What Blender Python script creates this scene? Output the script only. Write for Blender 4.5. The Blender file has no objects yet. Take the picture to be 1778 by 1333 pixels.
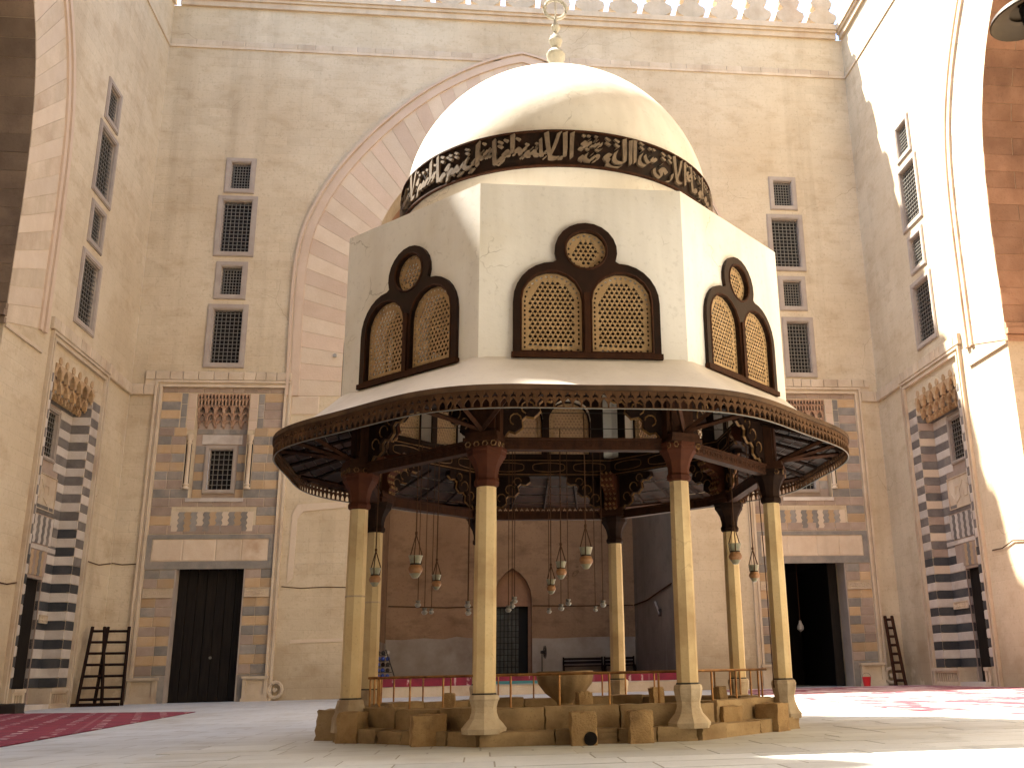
import bpy, math, random
from math import sin, cos, pi, radians, atan2, hypot, sqrt
from mathutils import Matrix, Vector
from mathutils.geometry import tessellate_polygon
random.seed(7)
S = bpy.context.scene
COL = S.collection

# ------------------------------------------------------------------ camera, sky, sun, exposure
cam = bpy.data.cameras.new('camera')
cam.sensor_width = 36.0; cam.lens = 34.975; cam.shift_x = -0.0868; cam.shift_y = 0.0002
cam.clip_start = 0.1; cam.clip_end = 800
co = bpy.data.objects.new('camera', cam); COL.objects.link(co)
co.matrix_world = Matrix(((0.993178, -0.011431, -0.116048, 0), (-0.114614, -0.279002, -0.953426, 0),
                          (-0.021479, 0.960223, -0.278409, 0.8), (0, 0, 0, 1)))
S.camera = co
SUN_D = Vector((0.525, -0.335, -1.0)).normalized()          # direction the light travels
W = bpy.data.worlds.new('World'); S.world = W; W.use_nodes = True
nt = W.node_tree; nt.nodes.clear()
sky = nt.nodes.new('ShaderNodeTexSky'); sky.sky_type = 'NISHITA'; sky.sun_disc = False
sky.sun_elevation = math.asin(-SUN_D.z); sky.sun_rotation = atan2(-SUN_D.x, -SUN_D.y)
sky.dust_density = 2.5; sky.air_density = 1.0; sky.altitude = 50
bg = nt.nodes.new('ShaderNodeBackground'); bg.inputs[1].default_value = 0.105
wo = nt.nodes.new('ShaderNodeOutputWorld')
nt.links.new(sky.outputs[0], bg.inputs[0]); nt.links.new(bg.outputs[0], wo.inputs[0])
sl = bpy.data.lights.new('sun', 'SUN'); sl.energy = 5.0; sl.angle = radians(0.6); sl.color = (1.0, 0.935, 0.8)
so = bpy.data.objects.new('sun', sl); COL.objects.link(so); so.location = (-25, 50, 60)
so.rotation_euler = SUN_D.to_track_quat('-Z', 'Y').to_euler()
S.view_settings.view_transform = 'Standard'; S.view_settings.look = 'None'
S.view_settings.exposure = 2.5; S.view_settings.gamma = 1.0
try: S.view_settings.use_curve_mapping = False
except Exception: pass
S.render.engine = 'CYCLES'
S.cycles.max_bounces = 10; S.cycles.diffuse_bounces = 6

# ------------------------------------------------------------------ materials
def srgb(r, g, b):
    f = lambda c: c/12.92 if c <= .04045 else ((c+.055)/1.055)**2.4
    return (f(r/255), f(g/255), f(b/255), 1)

class Mat:
    def __init__(s, name, rough=.85):
        s.m = bpy.data.materials.new(name); s.m.use_nodes = True
        s.t = s.m.node_tree; s.n = s.t.nodes; s.p = s.n['Principled BSDF']
        s.p.inputs['Roughness'].default_value = rough
        s.geo = s.n.new('ShaderNodeNewGeometry')
    def link(s, a, b): s.t.links.new(a, b)
    def noise(s, scale, detail=4, stretch=(1, 1, 1), off=0, rough=.6):
        mp = s.n.new('ShaderNodeMapping'); mp.inputs['Scale'].default_value = stretch; mp.inputs['Location'].default_value = (off, off*1.7, off*.6)
        s.link(s.geo.outputs['Position'], mp.inputs[0])
        t = s.n.new('ShaderNodeTexNoise'); t.inputs['Scale'].default_value = scale; t.inputs['Detail'].default_value = detail
        t.inputs['Roughness'].default_value = rough
        s.link(mp.outputs[0], t.inputs['Vector']); return t.outputs['Fac']
    def ramp(s, fac, a, b, ca=(0, 0, 0, 1), cb=(1, 1, 1, 1)):
        r = s.n.new('ShaderNodeValToRGB'); r.color_ramp.elements[0].position = a; r.color_ramp.elements[1].position = b
        r.color_ramp.elements[0].color = ca; r.color_ramp.elements[1].color = cb
        s.link(fac, r.inputs[0]); return r.outputs[0]
    def mix(s, fac, a, b, mode='MIX'):
        x = s.n.new('ShaderNodeMix'); x.data_type = 'RGBA'; x.blend_type = mode
        for sock, v in ((x.inputs[0], fac), (x.inputs[6], a), (x.inputs[7], b)):
            if isinstance(v, (int, float, tuple)): sock.default_value = v
            else: s.link(v, sock)
        return x.outputs[2]
    def rand(s):
        return s.n.new('ShaderNodeObjectInfo').outputs['Random']
    def math(s, op, a, b):
        x = s.n.new('ShaderNodeMath'); x.operation = op
        for sock, v in ((x.inputs[0], a), (x.inputs[1], b)):
            if isinstance(v, (int, float)): sock.default_value = v
            else: s.link(v, sock)
        return x.outputs[0]
    def bump(s, h, strength=.3, dist=.02):
        b = s.n.new('ShaderNodeBump'); b.inputs['Strength'].default_value = strength; b.inputs['Distance'].default_value = dist
        s.link(h, b.inputs['Height']); s.link(b.outputs[0], s.p.inputs['Normal'])
    def cracks(s, scale, width, off=0.):
        mp = s.n.new('ShaderNodeMapping'); mp.inputs['Location'].default_value = (off, off, off); s.link(s.geo.outputs['Position'], mp.inputs[0])
        nz = s.n.new('ShaderNodeTexNoise'); nz.inputs['Scale'].default_value = scale*2.2; nz.inputs['Detail'].default_value = 4; s.link(mp.outputs[0], nz.inputs['Vector'])
        ad = s.n.new('ShaderNodeMix'); ad.data_type = 'RGBA'; ad.blend_type = 'LINEAR_LIGHT'; ad.inputs[0].default_value = .35/scale; s.link(mp.outputs[0], ad.inputs[6]); s.link(nz.outputs['Color'], ad.inputs[7])
        vo = s.n.new('ShaderNodeTexVoronoi'); vo.feature = 'DISTANCE_TO_EDGE'; vo.inputs['Scale'].default_value = scale; s.link(ad.outputs[2], vo.inputs['Vector'])
        line = s.math('LESS_THAN', vo.outputs['Distance'], width)
        return s.math('MULTIPLY', line, s.ramp(s.noise(scale*.9, 3, off=off+40), .54, .6))
    def color(s, c):
        if isinstance(c, tuple): s.p.inputs['Base Color'].default_value = c
        else: s.link(c, s.p.inputs['Base Color'])

def stone_mat(name, c1, c2, c3=None, scale=1.2, var=.25, streak=.0, speck=0., rough=.9, bump=.35, low=None, crack=0.):
    m = Mat(name, rough)
    c = m.mix(m.ramp(m.noise(scale, 6), .35, .68), c1, c2)
    if c3: c = m.mix(m.ramp(m.noise(scale*.35, 5, off=7), .52, .72), c, c3)
    if streak:
        st = m.ramp(m.noise(.9, 5, (1, 1, .12), off=3), .48, .75)
        c = m.mix(m.math('MULTIPLY', st, streak), c, (c1[0]*.45, c1[1]*.42, c1[2]*.4, 1))
    if low:      # grime and damp near the ground, a stain with its own ragged edge
        sep = m.n.new('ShaderNodeSeparateXYZ'); m.link(m.geo.outputs['Position'], sep.inputs[0])
        h = m.math('ADD', sep.outputs[2], m.math('MULTIPLY', m.math('SUBTRACT', m.noise(.8, 6, off=2), .5), low[1]))
        c = m.mix(m.math('MULTIPLY', m.ramp(h, 0., 1.), 1.), low[2], c) if False else m.mix(m.math('MULTIPLY', m.math('LESS_THAN', h, low[0]), low[3]), c, low[2])
    if var:
        v = m.math('MULTIPLY', m.math('SUBTRACT', m.rand(), .5), var)
        hs = m.n.new('ShaderNodeHueSaturation'); m.link(m.math('ADD', v, 1.), hs.inputs['Value']); m.link(c, hs.inputs['Color']); c = hs.outputs[0]
    if speck:
        c = m.mix(m.math('MULTIPLY', m.ramp(m.noise(scale*14, 3, off=5), .58, .7), speck), c, (c1[0]*.35, c1[1]*.33, c1[2]*.3, 1))
    if crack: c = m.mix(m.math('MULTIPLY', m.cracks(.9, .007, 3), crack), c, (c1[0]*.3, c1[1]*.27, c1[2]*.22, 1))
    m.color(c); m.bump(m.noise(scale*9, 6, off=1), bump, .02)
    return m.m

def wall_mat(name, c1, c2, c3, axis, course=.46, rough=.92):
    """plastered ashlar wall: faint coursing, broad washes of colour, rain streaks, damp at the foot"""
    m = Mat(name, rough)
    c = m.mix(m.ramp(m.noise(.22, 6), .36, .66), c1, c2)
    c = m.mix(m.math('MULTIPLY', m.ramp(m.noise(.75, 7, (1, 1, 1.8), off=4), .5, .72), .7), c, c3)
    st = m.ramp(m.noise(.8, 6, (1, 1, .07), off=9), .52, .74)
    c = m.mix(m.math('MULTIPLY', st, .42), c, (c1[0]*.6, c1[1]*.56, c1[2]*.52, 1))
    li = m.ramp(m.noise(.55, 6, (1, 1, .1), off=14), .56, .72)
    c = m.mix(m.math('MULTIPLY', li, .25), c, (min(1, c1[0]*1.25), min(1, c1[1]*1.3), min(1, c1[2]*1.4), 1))
    sep = m.n.new('ShaderNodeSeparateXYZ'); m.link(m.geo.outputs['Position'], sep.inputs[0])
    h = m.math('ADD', sep.outputs[2], m.math('MULTIPLY', m.math('SUBTRACT', m.noise(.45, 6, off=2), .5), 4.2))
    dm = m.ramp(m.math('DIVIDE', h, 4.0), .15, .75)
    c = m.mix(m.math('MULTIPLY', m.math('SUBTRACT', 1., dm), .55), c, (c1[0]*.5, c1[1]*.44, c1[2]*.36, 1))
    pl = m.math('MULTIPLY', m.ramp(m.noise(.6, 7, off=21), .57, .62), m.math('SUBTRACT', 1., m.ramp(m.math('DIVIDE', sep.outputs[2], 5.), .3, .9)))
    c = m.mix(m.math('MULTIPLY', pl, .6), c, (min(1, c1[0]*1.15), min(1, c1[1]*1.17), min(1, c1[2]*1.2), 1))
    cb = m.n.new('ShaderNodeCombineXYZ'); m.link(sep.outputs[axis], cb.inputs[0]); m.link(sep.outputs[2], cb.inputs[1])
    br = m.n.new('ShaderNodeTexBrick'); m.link(cb.outputs[0], br.inputs['Vector']); br.inputs['Scale'].default_value = 1
    br.inputs['Brick Width'].default_value = course*2.3; br.inputs['Row Height'].default_value = course
    br.inputs['Mortar Size'].default_value = .012; br.inputs['Mortar Smooth'].default_value = .4
    br.inputs['Color1'].default_value = (1, 1, 1, 1); br.inputs['Color2'].default_value = (.74, .72, .7, 1); br.inputs['Mortar'].default_value = (.55, .55, .55, 1)
    vis = m.ramp(m.noise(.3, 5, off=31), .4, .75)
    c = m.mix(m.math('MULTIPLY', m.math('ADD', vis, .2), .42), c, br.outputs['Color'], 'MULTIPLY')
    c = m.mix(m.math('MULTIPLY', m.ramp(m.noise(9, 5, off=5), .56, .7), .32), c, (c1[0]*.5, c1[1]*.46, c1[2]*.42, 1))
    m.color(c)
    c = m.mix(m.math('MULTIPLY', m.cracks(.16, .0012, 5), .5), c, (c1[0]*.3, c1[1]*.25, c1[2]*.2, 1)); m.color(c)
    hb = m.math('ADD', m.math('MULTIPLY', m.noise(7, 8, off=1), .8), m.math('MULTIPLY', br.outputs['Fac'], -.35))
    m.bump(hb, .45, .03)
    return m.m

def plain(name, c, rough=.6, metal=0., var=0., noise=None):
    m = Mat(name, rough); m.p.inputs['Metallic'].default_value = metal
    if max(c[:3]) < .13: m.p.inputs['Specular IOR Level'].default_value = .12
    if noise:
        m.color(m.mix(m.ramp(m.noise(noise[0], 5, noise[2] if len(noise) > 2 else (1, 1, 1)), .35, .7), c, noise[1]))
        m.bump(m.noise(noise[0]*4, 4, noise[2] if len(noise) > 2 else (1, 1, 1)), .25, .01)
    else: m.color(c)
    return m.m

WC1, WC2, WC3 = (.53, .43, .288, 1), (.61, .52, .373, 1), (.425, .318, .195, 1)
MT = dict(
 wall_b=wall_mat('limestone_wall_front', WC1, WC2, WC3, 0),
 wall_s=wall_mat('limestone_wall_side', WC1, WC2, WC3, 1),
 finial=stone_mat('weathered_finial', (.36, .34, .28, 1), (.44, .42, .36, 1), None, 3, 0, .3, .2),
 near=stone_mat('pale_hall_limestone', (.64, .59, .5, 1), (.7, .65, .56, 1), None, .5, 0),
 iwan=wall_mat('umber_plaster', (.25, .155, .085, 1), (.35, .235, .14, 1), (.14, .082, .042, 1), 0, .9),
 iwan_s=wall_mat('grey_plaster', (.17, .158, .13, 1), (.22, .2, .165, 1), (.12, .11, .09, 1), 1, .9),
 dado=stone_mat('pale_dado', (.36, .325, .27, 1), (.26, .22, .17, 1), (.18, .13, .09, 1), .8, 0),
 trim=stone_mat('trim_stone', (.52, .42, .295, 1), (.59, .49, .365, 1), (.43, .32, .22, 1), 1.4, .18, .35, .2),
 pink=stone_mat('rose_stone', (.54, .415, .305, 1), (.58, .455, .345, 1), (.51, .38, .275, 1), 1.3, .16, .1, .1),
 cream=stone_mat('cream_stone', (.57, .46, .335, 1), (.62, .515, .39, 1), (.54, .42, .3, 1), 1.3, .14, .1, .1),
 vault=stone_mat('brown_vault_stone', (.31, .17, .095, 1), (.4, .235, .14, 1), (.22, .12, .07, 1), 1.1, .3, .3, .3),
 vault_shaded=stone_mat('shaded_vault_stone', (.17, .12, .08, 1), (.24, .175, .12, 1), (.1, .07, .05, 1), 1.1, .45, .3, .3),
 ochre=stone_mat('ochre_stone', (.43, .29, .155, 1), (.46, .33, .2, 1), (.42, .305, .2, 1), 2.5, .35, .15, .2),
 blue=stone_mat('blue_grey_stone', (.2, .185, .165, 1), (.27, .245, .21, 1), (.34, .285, .23, 1), 2.5, .4, .15, .2),
 taupe=stone_mat('taupe_stone', (.3, .225, .175, 1), (.36, .28, .22, 1), None, 2.5, .3, .1, .1),
 black=stone_mat('black_marble', (.028, .031, .036, 1), (.055, .055, .057, 1), (.09, .085, .08, 1), 2, .5, 0, .1, .6),
 grey=stone_mat('worn_hazed_black_marble', (.12, .105, .095, 1), (.19, .17, .15, 1), None, 2, .35, 0, .1, .7),
 white=stone_mat('white_marble', (.56, .51, .45, 1), (.48, .42, .36, 1), (.38, .31, .25, 1), 2, .25, .2, .1, .6),
 lintel=stone_mat('veined_marble_lintel', (.64, .53, .4, 1), (.56, .43, .3, 1), (.4, .25, .14, 1), 1.6, .12, .3, .1, .6),
 frame=stone_mat('grey_frame_stone', (.33, .275, .23, 1), (.39, .335, .28, 1), None, 2, .15, .1, .1),
 muq=stone_mat('carved_muqarnas_stone', (.36, .22, .145, 1), (.45, .3, .2, 1), (.2, .12, .08, 1), 2.5, .2, .3, .2),
 muq_gold=stone_mat('stained_muqarnas', (.42, .27, .13, 1), (.5, .36, .22, 1), (.22, .13, .06, 1), 2.5, .25, .3, .2),
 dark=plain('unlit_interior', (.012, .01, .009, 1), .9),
 pane=plain('dusty_dark_glass', (.018, .016, .016, 1), .25),
 iron=plain('grey_iron', (.17, .16, .14, 1), .6, .3),
 darkiron=plain('dark_iron', (.05, .045, .04, 1), .6, .3),
 brass=plain('tarnished_brass', (.33, .17, .055, 1), .42, .75, noise=(6, (.14, .06, .025, 1))),
 door=plain('charred_door_wood', (.009, .007, .006, 1), .6, noise=(3, (.02, .016, .013, 1), (6, 6, .4))),
 plaster=stone_mat('whitewashed_plaster', (.74, .715, .68, 1), (.78, .76, .725, 1), (.64, .585, .49, 1), .9, 0, .42, .16, .9, .2, None, .45),
 dome=stone_mat('limewashed_dome', (.7, .65, .565, 1), (.75, .71, .63, 1), (.6, .52, .4, 1), .8, 0, .4, .14, .9, .2, None, .4),
 canopy=stone_mat('sheeted_canopy', (.55, .5, .435, 1), (.61, .56, .49, 1), (.44, .375, .3, 1), 1.0, 0, .3, .1, .75, .1),
 wood=plain('dark_painted_timber', (.01, .004, .0025, 1), .75, noise=(3, (.022, .009, .004, 1), (4, 4, .6))),
 wood_red=plain('oxide_red_timber', (.075, .023, .010, 1), .7, noise=(4, (.05, .014, .007, 1))),
 wood_mid=plain('brown_timber', (.05, .018, .0075, 1), .7, noise=(4, (.024, .009, .004, 1), (3, 3, 1))),
 wood_fascia=plain('weathered_fascia', (.05, .03, .019, 1), .75, noise=(2, (.12, .07, .04, 1))),
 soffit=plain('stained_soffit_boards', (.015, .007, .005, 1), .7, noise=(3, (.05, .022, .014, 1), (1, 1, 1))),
 frame_wood=plain('window_surround_timber', (.016, .009, .006, 1), .5, noise=(3, (.03, .013, .008, 1))),
 lattice=plain('gilded_lattice', (.41, .27, .135, 1), .7, noise=(5, (.32, .2, .09, 1))),
 gold=plain('worn_gilding', (.22, .11, .028, 1), .5, .3, noise=(9, (.08, .035, .012, 1))),
 band=plain('dark_band_ground', (.01, .006, .004, 1), .6, noise=(5, (.026, .011, .006, 1))),
 script=plain('faded_gilt_script', (.19, .135, .085, 1), .7, noise=(7, (.1, .066, .04, 1))),
 marble=stone_mat('yellowed_column_marble', (.58, .45, .25, 1), (.52, .375, .19, 1), (.34, .22, .1, 1), 2.2, .12, .5, .22, .7, .2, None, .25),
 pedestal=stone_mat('worn_pedestal_marble', (.48, .395, .28, 1), (.37, .28, .18, 1), (.19, .12, .06, 1), 3, .15, .4, .2),
 plinth=stone_mat('stained_plinth_stone', (.34, .24, .125, 1), (.22, .14, .065, 1), (.1, .06, .028, 1), 2.2, .3, .6, .35),
 block=stone_mat('rough_golden_block', (.38, .25, .115, 1), (.27, .16, .065, 1), (.13, .075, .033, 1), 5, .3, .5, .4, .9, .8),
 floor=stone_mat('pale_marble_floor', (.47, .475, .45, 1), (.53, .535, .51, 1), (.4, .385, .335, 1), .35, 0, 0, .12, .55, .06),
 slab=stone_mat('pale_marble_slab', (.49, .5, .485, 1), (.57, .58, .565, 1), (.4, .385, .34, 1), 1.0, .26, 0, .25, .5, .08),
 clay=plain('terracotta_glaze', (.27, .12, .042, 1), .45, noise=(20, (.34, .18, .08, 1))),
 glass_pale=plain('pale_green_glaze', (.3, .285, .19, 1), .4, noise=(18, (.2, .2, .14, 1))),
 milk=plain('milky_glass', (.28, .27, .25, 1), .3),
 blueplastic=plain('blue_plastic', (.02, .06, .3, 1), .4),
 redplastic=plain('red_plastic', (.6, .015, .02, 1), .35),
 shade=plain('smoked_lamp_pan', (.05, .032, .018, 1), .5),
 valance=plain('weathered_valance', (.055, .026, .012, 1), .75, noise=(3, (.09, .044, .02, 1))),
 joint=plain('dirt_in_joints', (.3, .28, .235, 1), .95),
 black_iron=plain('blackened_iron', (.012, .012, .012, 1), .7),
 rope=plain('brown_rope', (.07, .035, .018, 1), .9),
 teal=plain('teal_fringe', (.05, .17, .18, 1), .9),
)

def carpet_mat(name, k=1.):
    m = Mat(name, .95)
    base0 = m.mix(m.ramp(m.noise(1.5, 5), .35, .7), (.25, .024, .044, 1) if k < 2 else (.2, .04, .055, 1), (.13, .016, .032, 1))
    sep = m.n.new('ShaderNodeSeparateXYZ'); m.link(m.geo.outputs['Position'], sep.inputs[0])
    def band(o, per, w):
        f = m.math('FRACT', m.math('DIVIDE', o, per), 0); d = m.math('ABSOLUTE', m.math('SUBTRACT', f, .5), 0)
        return m.math('LESS_THAN', d, w)
    a = m.math('ADD', sep.outputs[0], m.math('MULTIPLY', sep.outputs[1], .3)); b = m.math('SUBTRACT', sep.outputs[1], m.math('MULTIPLY', sep.outputs[0], .3))
    mo = m.math('MULTIPLY', band(a, .62, .14), band(b, .95, .27))
    mo = m.math('MULTIPLY', mo, m.ramp(m.noise(3.6, 4, off=3), .46, .53))
    ed = m.math('MULTIPLY', band(a, 2.4, .015), 1.)
    pat = m.math('MAXIMUM', m.math('MULTIPLY', mo, .75), m.math('MULTIPLY', ed, .15))
    base = base0
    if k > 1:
        base = m.mix(m.ramp(m.noise(1.1, 6, (1, .5, 1), off=8), .46, .6), base0, (.5, .36, .33, 1))  # pale wash puts the glare of strong sunlight into the colour
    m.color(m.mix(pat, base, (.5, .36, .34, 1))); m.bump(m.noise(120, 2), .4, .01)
    return m.m
MT['carpet'] = carpet_mat('crimson_prayer_carpet')
MT['carpet_lit'] = carpet_mat('sunlit_rose_carpet', 2.)
def floor_mat(name):
    m = Mat(name, .5)
    c = m.mix(m.ramp(m.noise(.35, 7), .35, .68), (.49, .505, .5, 1), (.57, .585, .58, 1))
    c = m.mix(m.math('MULTIPLY', m.ramp(m.noise(1.3, 7, off=6), .52, .7), .6), c, (.34, .315, .265, 1))
    c = m.mix(m.math('MULTIPLY', m.ramp(m.noise(.5, 6, (1, .25, 1), off=16), .55, .68), .35), c, (.33, .3, .25, 1))
    br = m.n.new('ShaderNodeTexBrick'); m.link(m.geo.outputs['Position'], br.inputs['Vector']); br.inputs['Scale'].default_value = 1
    br.inputs['Brick Width'].default_value = 1.15; br.inputs['Row Height'].default_value = .62; br.inputs['Mortar Size'].default_value = .012
    br.inputs['Color1'].default_value = (1, 1, 1, 1); br.inputs['Color2'].default_value = (.86, .85, .83, 1); br.inputs['Mortar'].default_value = (.45, .42, .38, 1)
    c = m.mix(.8, c, br.outputs['Color'], 'MULTIPLY')
    m.color(c); m.bump(m.math('ADD', m.noise(14, 5), m.math('MULTIPLY', br.outputs['Fac'], -.6)), .2, .01); return m.m
MT['floor'] = floor_mat('pale_marble_floor')

# ------------------------------------------------------------------ object helpers
WM = {}
def adopt(o, parent):
    o.parent = parent; o.matrix_parent_inverse = WM[parent.name].inverted()
def tag(o, label, cat, group=None):
    o['label'] = label; o['category'] = cat
    if group: o['group'] = group
    return o
def thing(name, label, cat, loc=(0, 0, 0), group=None):
    o = bpy.data.objects.new(name, None); COL.objects.link(o); o.location = loc; o.empty_display_size = .2
    WM[o.name] = Matrix.Translation(loc); return tag(o, label, cat, group)
def link_mesh(name, me, parent=None, mat4=None):
    o = bpy.data.objects.new(name, me); COL.objects.link(o)
    if mat4 is not None: o.matrix_basis = mat4
    WM[o.name] = mat4.copy() if mat4 is not None else Matrix.Identity(4)
    if parent is not None: adopt(o, parent)
    return o
def copy_tree(root, loc, label=None, rotz=0.):
    r = root.copy(); COL.objects.link(r); r.location = loc; r.rotation_euler = (0, 0, rotz)
    WM[r.name] = Matrix.Translation(loc)
    if label: r['label'] = label
    for ch in root.children:
        c = ch.copy(); COL.objects.link(c); c.parent = r
        for g in ch.children:
            d = g.copy(); COL.objects.link(d); d.parent = c
    return r

# frames: (u along the wall, v up, w out of the wall into the court)
YB, XL, XR = 43.867, -15.37, 18.614
aL, aR = -0.00525, -0.00393
def FRM(o, u, v, w): 
    return Matrix(((u[0], v[0], w[0], o[0]), (u[1], v[1], w[1], o[1]), (u[2], v[2], w[2], o[2]), (0, 0, 0, 1)))
FW = Matrix.Identity(4)
FB = FRM((0, YB, 0), (1, 0, 0), (0, 0, 1), (0, -1, 0))
FL = FRM((XL - YB*aL, 0, 0), (aL, 1, 0), (0, 0, 1), (1, -aL, 0))
FR = FRM((XR - YB*aR, 0, 0), (aR, 1, 0), (0, 0, 1), (-1, aR, 0))

class MB:
    def __init__(s, frame=None): s.v = []; s.f = []; s.F = frame
    def add(s, vs, fs):
        k = len(s.v); s.v += [tuple(s.F @ Vector(p)) if s.F is not None else tuple(p) for p in vs]; s.f += [tuple(i+k for i in f) for f in fs]
        return s
    def box(s, x0, x1, y0, y1, z0, z1):
        return s.add([(x0, y0, z0), (x1, y0, z0), (x1, y1, z0), (x0, y1, z0), (x0, y0, z1), (x1, y0, z1), (x1, y1, z1), (x0, y1, z1)],
                     [(0, 3, 2, 1), (4, 5, 6, 7), (0, 1, 5, 4), (1, 2, 6, 5), (2, 3, 7, 6), (3, 0, 4, 7)])
    def slab(s, outer, holes, w0, w1):
        """2D polygon with holes in (u,v), thickness along w"""
        loops = [outer] + list(holes)
        tri = tessellate_polygon([[Vector((p[0], p[1], 0)) for p in l] for l in loops])
        flat = [p for l in loops for p in l]; n = len(flat)
        fs = [tuple(t) for t in tri] + [tuple(i+n for i in reversed(t)) for t in tri]
        k = 0
        for l in loops:
            m = len(l)
            for i in range(m): j = (i+1) % m; fs.append((k+i, k+j, k+j+n, k+i+n))
            k += m
        return s.add([(p[0], p[1], w1) for p in flat] + [(p[0], p[1], w0) for p in flat], fs)
    def tube(s, pts, r, n=6, closed=False):
        pts = [Vector(p) for p in pts]; rings = []; N = len(pts); up = Vector((0, 0, 1))
        for i, p in enumerate(pts):
            a = pts[(i-1) % N] if (closed or i > 0) else p; b = pts[(i+1) % N] if (closed or i < N-1) else p
            d = (b-a).normalized(); ref = up if abs(d.z) < .95 else Vector((1, 0, 0))
            x = d.cross(ref).normalized(); y = d.cross(x); rr = r[i] if isinstance(r, (list, tuple)) else r
            rings.append([p + x*rr*cos(2*pi*k/n) + y*rr*sin(2*pi*k/n) for k in range(n)])
        fs = []
        for i in range(N if closed else N-1):
            for k in range(n):
                fs.append((i*n+k, i*n+(k+1) % n, ((i+1) % N)*n+(k+1) % n, ((i+1) % N)*n+k))
        if not closed: fs += [tuple(range(n-1, -1, -1)), tuple((N-1)*n+k for k in range(n))]
        return s.add([v for rg in rings for v in rg], fs)
    def lathe(s, prof, n=24, c=(0, 0, 0), rot=0., rf=None, cap=True):
        vs = []; fs = []
        for (r, z) in prof:
            for k in range(n):
                a = rot + 2*pi*k/n; q = r*(rf(a, z) if rf else 1)
                vs.append((c[0]+q*cos(a), c[1]+q*sin(a), c[2]+z))
        for i in range(len(prof)-1):
            for k in range(n): fs.append((i*n+k, i*n+(k+1) % n, (i+1)*n+(k+1) % n, (i+1)*n+k))
        if cap: fs += [tuple(range(n-1, -1, -1)), tuple((len(prof)-1)*n+k for k in range(n))]
        return s.add(vs, fs)
    def mesh(s, name, mat, smooth=False):
        me = bpy.data.meshes.new(name); me.from_pydata(s.v, [], s.f); me.update()
        for m in (mat if isinstance(mat, list) else [mat]): me.materials.append(MT[m])
        if smooth:
            me.polygons.foreach_set('use_smooth', [True]*len(me.polygons))
            try: me.set_sharp_from_angle(angle=radians(35))
            except Exception: pass
        return me
    def build(s, name, mat, parent=None, smooth=False, mat4=None):
        return link_mesh(name, s.mesh(name, mat, smooth), parent, mat4)

# alike stones: one shared unit block (chamfered face) per material, scaled into place
_unit = {}
def unit(mat):
    if mat not in _unit:
        b = MB(); i = .035
        b.add([(0, 0, 0), (1, 0, 0), (1, 1, 0), (0, 1, 0), (0, 0, .8), (1, 0, .8), (1, 1, .8), (0, 1, .8),
               (i, i*1.6, 1), (1-i, i*1.6, 1), (1-i, 1-i*1.6, 1), (i, 1-i*1.6, 1)],
              [(0, 1, 5, 4), (1, 2, 6, 5), (2, 3, 7, 6), (3, 0, 4, 7), (4, 5, 9, 8), (5, 6, 10, 9), (6, 7, 11, 10), (7, 4, 8, 11), (8, 9, 10, 11)])
        _unit[mat] = b.mesh('stone', mat)
    return _unit[mat]
def piece(F, u0, u1, v0, v1, w0, w1, mat, parent, name='stone'):
    M = F @ Matrix.Translation((u0, v0, w0)) @ Matrix.Diagonal((u1-u0, v1-v0, w1-w0, 1))
    return link_mesh(name, unit(mat), parent, M)
def row(F, u0, u1, v0, v1, w0, w1, mat, parent, step=.8, g=.012, jit=.012, alt=None):
    """a course of stones between u0 and u1 with recessed joints"""
    n = max(1, int(round((u1-u0)/step))); cuts = [u0]
    for i in range(1, n): cuts.append(u0+(u1-u0)*(i/n+random.uniform(-.16, .16)/n))
    cuts.append(u1)
    for i in range(n):
        mm = alt if (alt and random.random() < .16) else mat
        piece(F, cuts[i]+g/2, cuts[i+1]-g/2, v0+g/2, v1-g/2, w0, w1+random.uniform(0, jit), mm, parent)
def rect(u0, u1, v0, v1): return [(u0, v0), (u1, v0), (u1, v1), (u0, v1)]
def resample(pts, n):
    d = [0]
    for a, b in zip(pts, pts[1:]): d.append(d[-1]+hypot(b[0]-a[0], b[1]-a[1]))
    out = []; j = 0
    for i in range(n+1):
        t = d[-1]*i/n
        while j < len(pts)-2 and d[j+1] < t: j += 1
        f = (t-d[j])/max(1e-9, d[j+1]-d[j]); out.append((pts[j][0]+f*(pts[j+1][0]-pts[j][0]), pts[j][1]+f*(pts[j+1][1]-pts[j][1])))
    return out
def smooth_poly(pts, it=2):
    for _ in range(it):
        o = [pts[0]]
        for a, b in zip(pts, pts[1:]): o += [(a[0]*.75+b[0]*.25, a[1]*.75+b[1]*.25), (a[0]*.25+b[0]*.75, a[1]*.25+b[1]*.75)]
        o.append(pts[-1]); pts = o
    return pts
def strip(b, A, B, w0, w1):
    """solid strip between two polylines of equal length in (u,v)"""
    n = len(A)
    vs = [(p[0], p[1], w1) for p in A]+[(p[0], p[1], w1) for p in B]+[(p[0], p[1], w0) for p in A]+[(p[0], p[1], w0) for p in B]
    fs = []
    for i in range(n-1):
        fs += [(i, i+1, n+i+1, n+i), (2*n+i, i*1+2*n+1, i+1, i), (n+i, n+i+1, 3*n+i+1, 3*n+i)]
    fs += [(0, n, 3*n, 2*n), (n-1, 3*n-1, 4*n-1, 2*n-1)]
    b.add(vs, fs)
def offset(pts, d):
    o = []
    for i, p in enumerate(pts):
        a = pts[max(0, i-1)]; b = pts[min(len(pts)-1, i+1)]; dx, dy = b[0]-a[0], b[1]-a[1]; L = hypot(dx, dy) or 1
        o.append((p[0]-dy/L*d, p[1]+dx/L*d))
    return o

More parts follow.
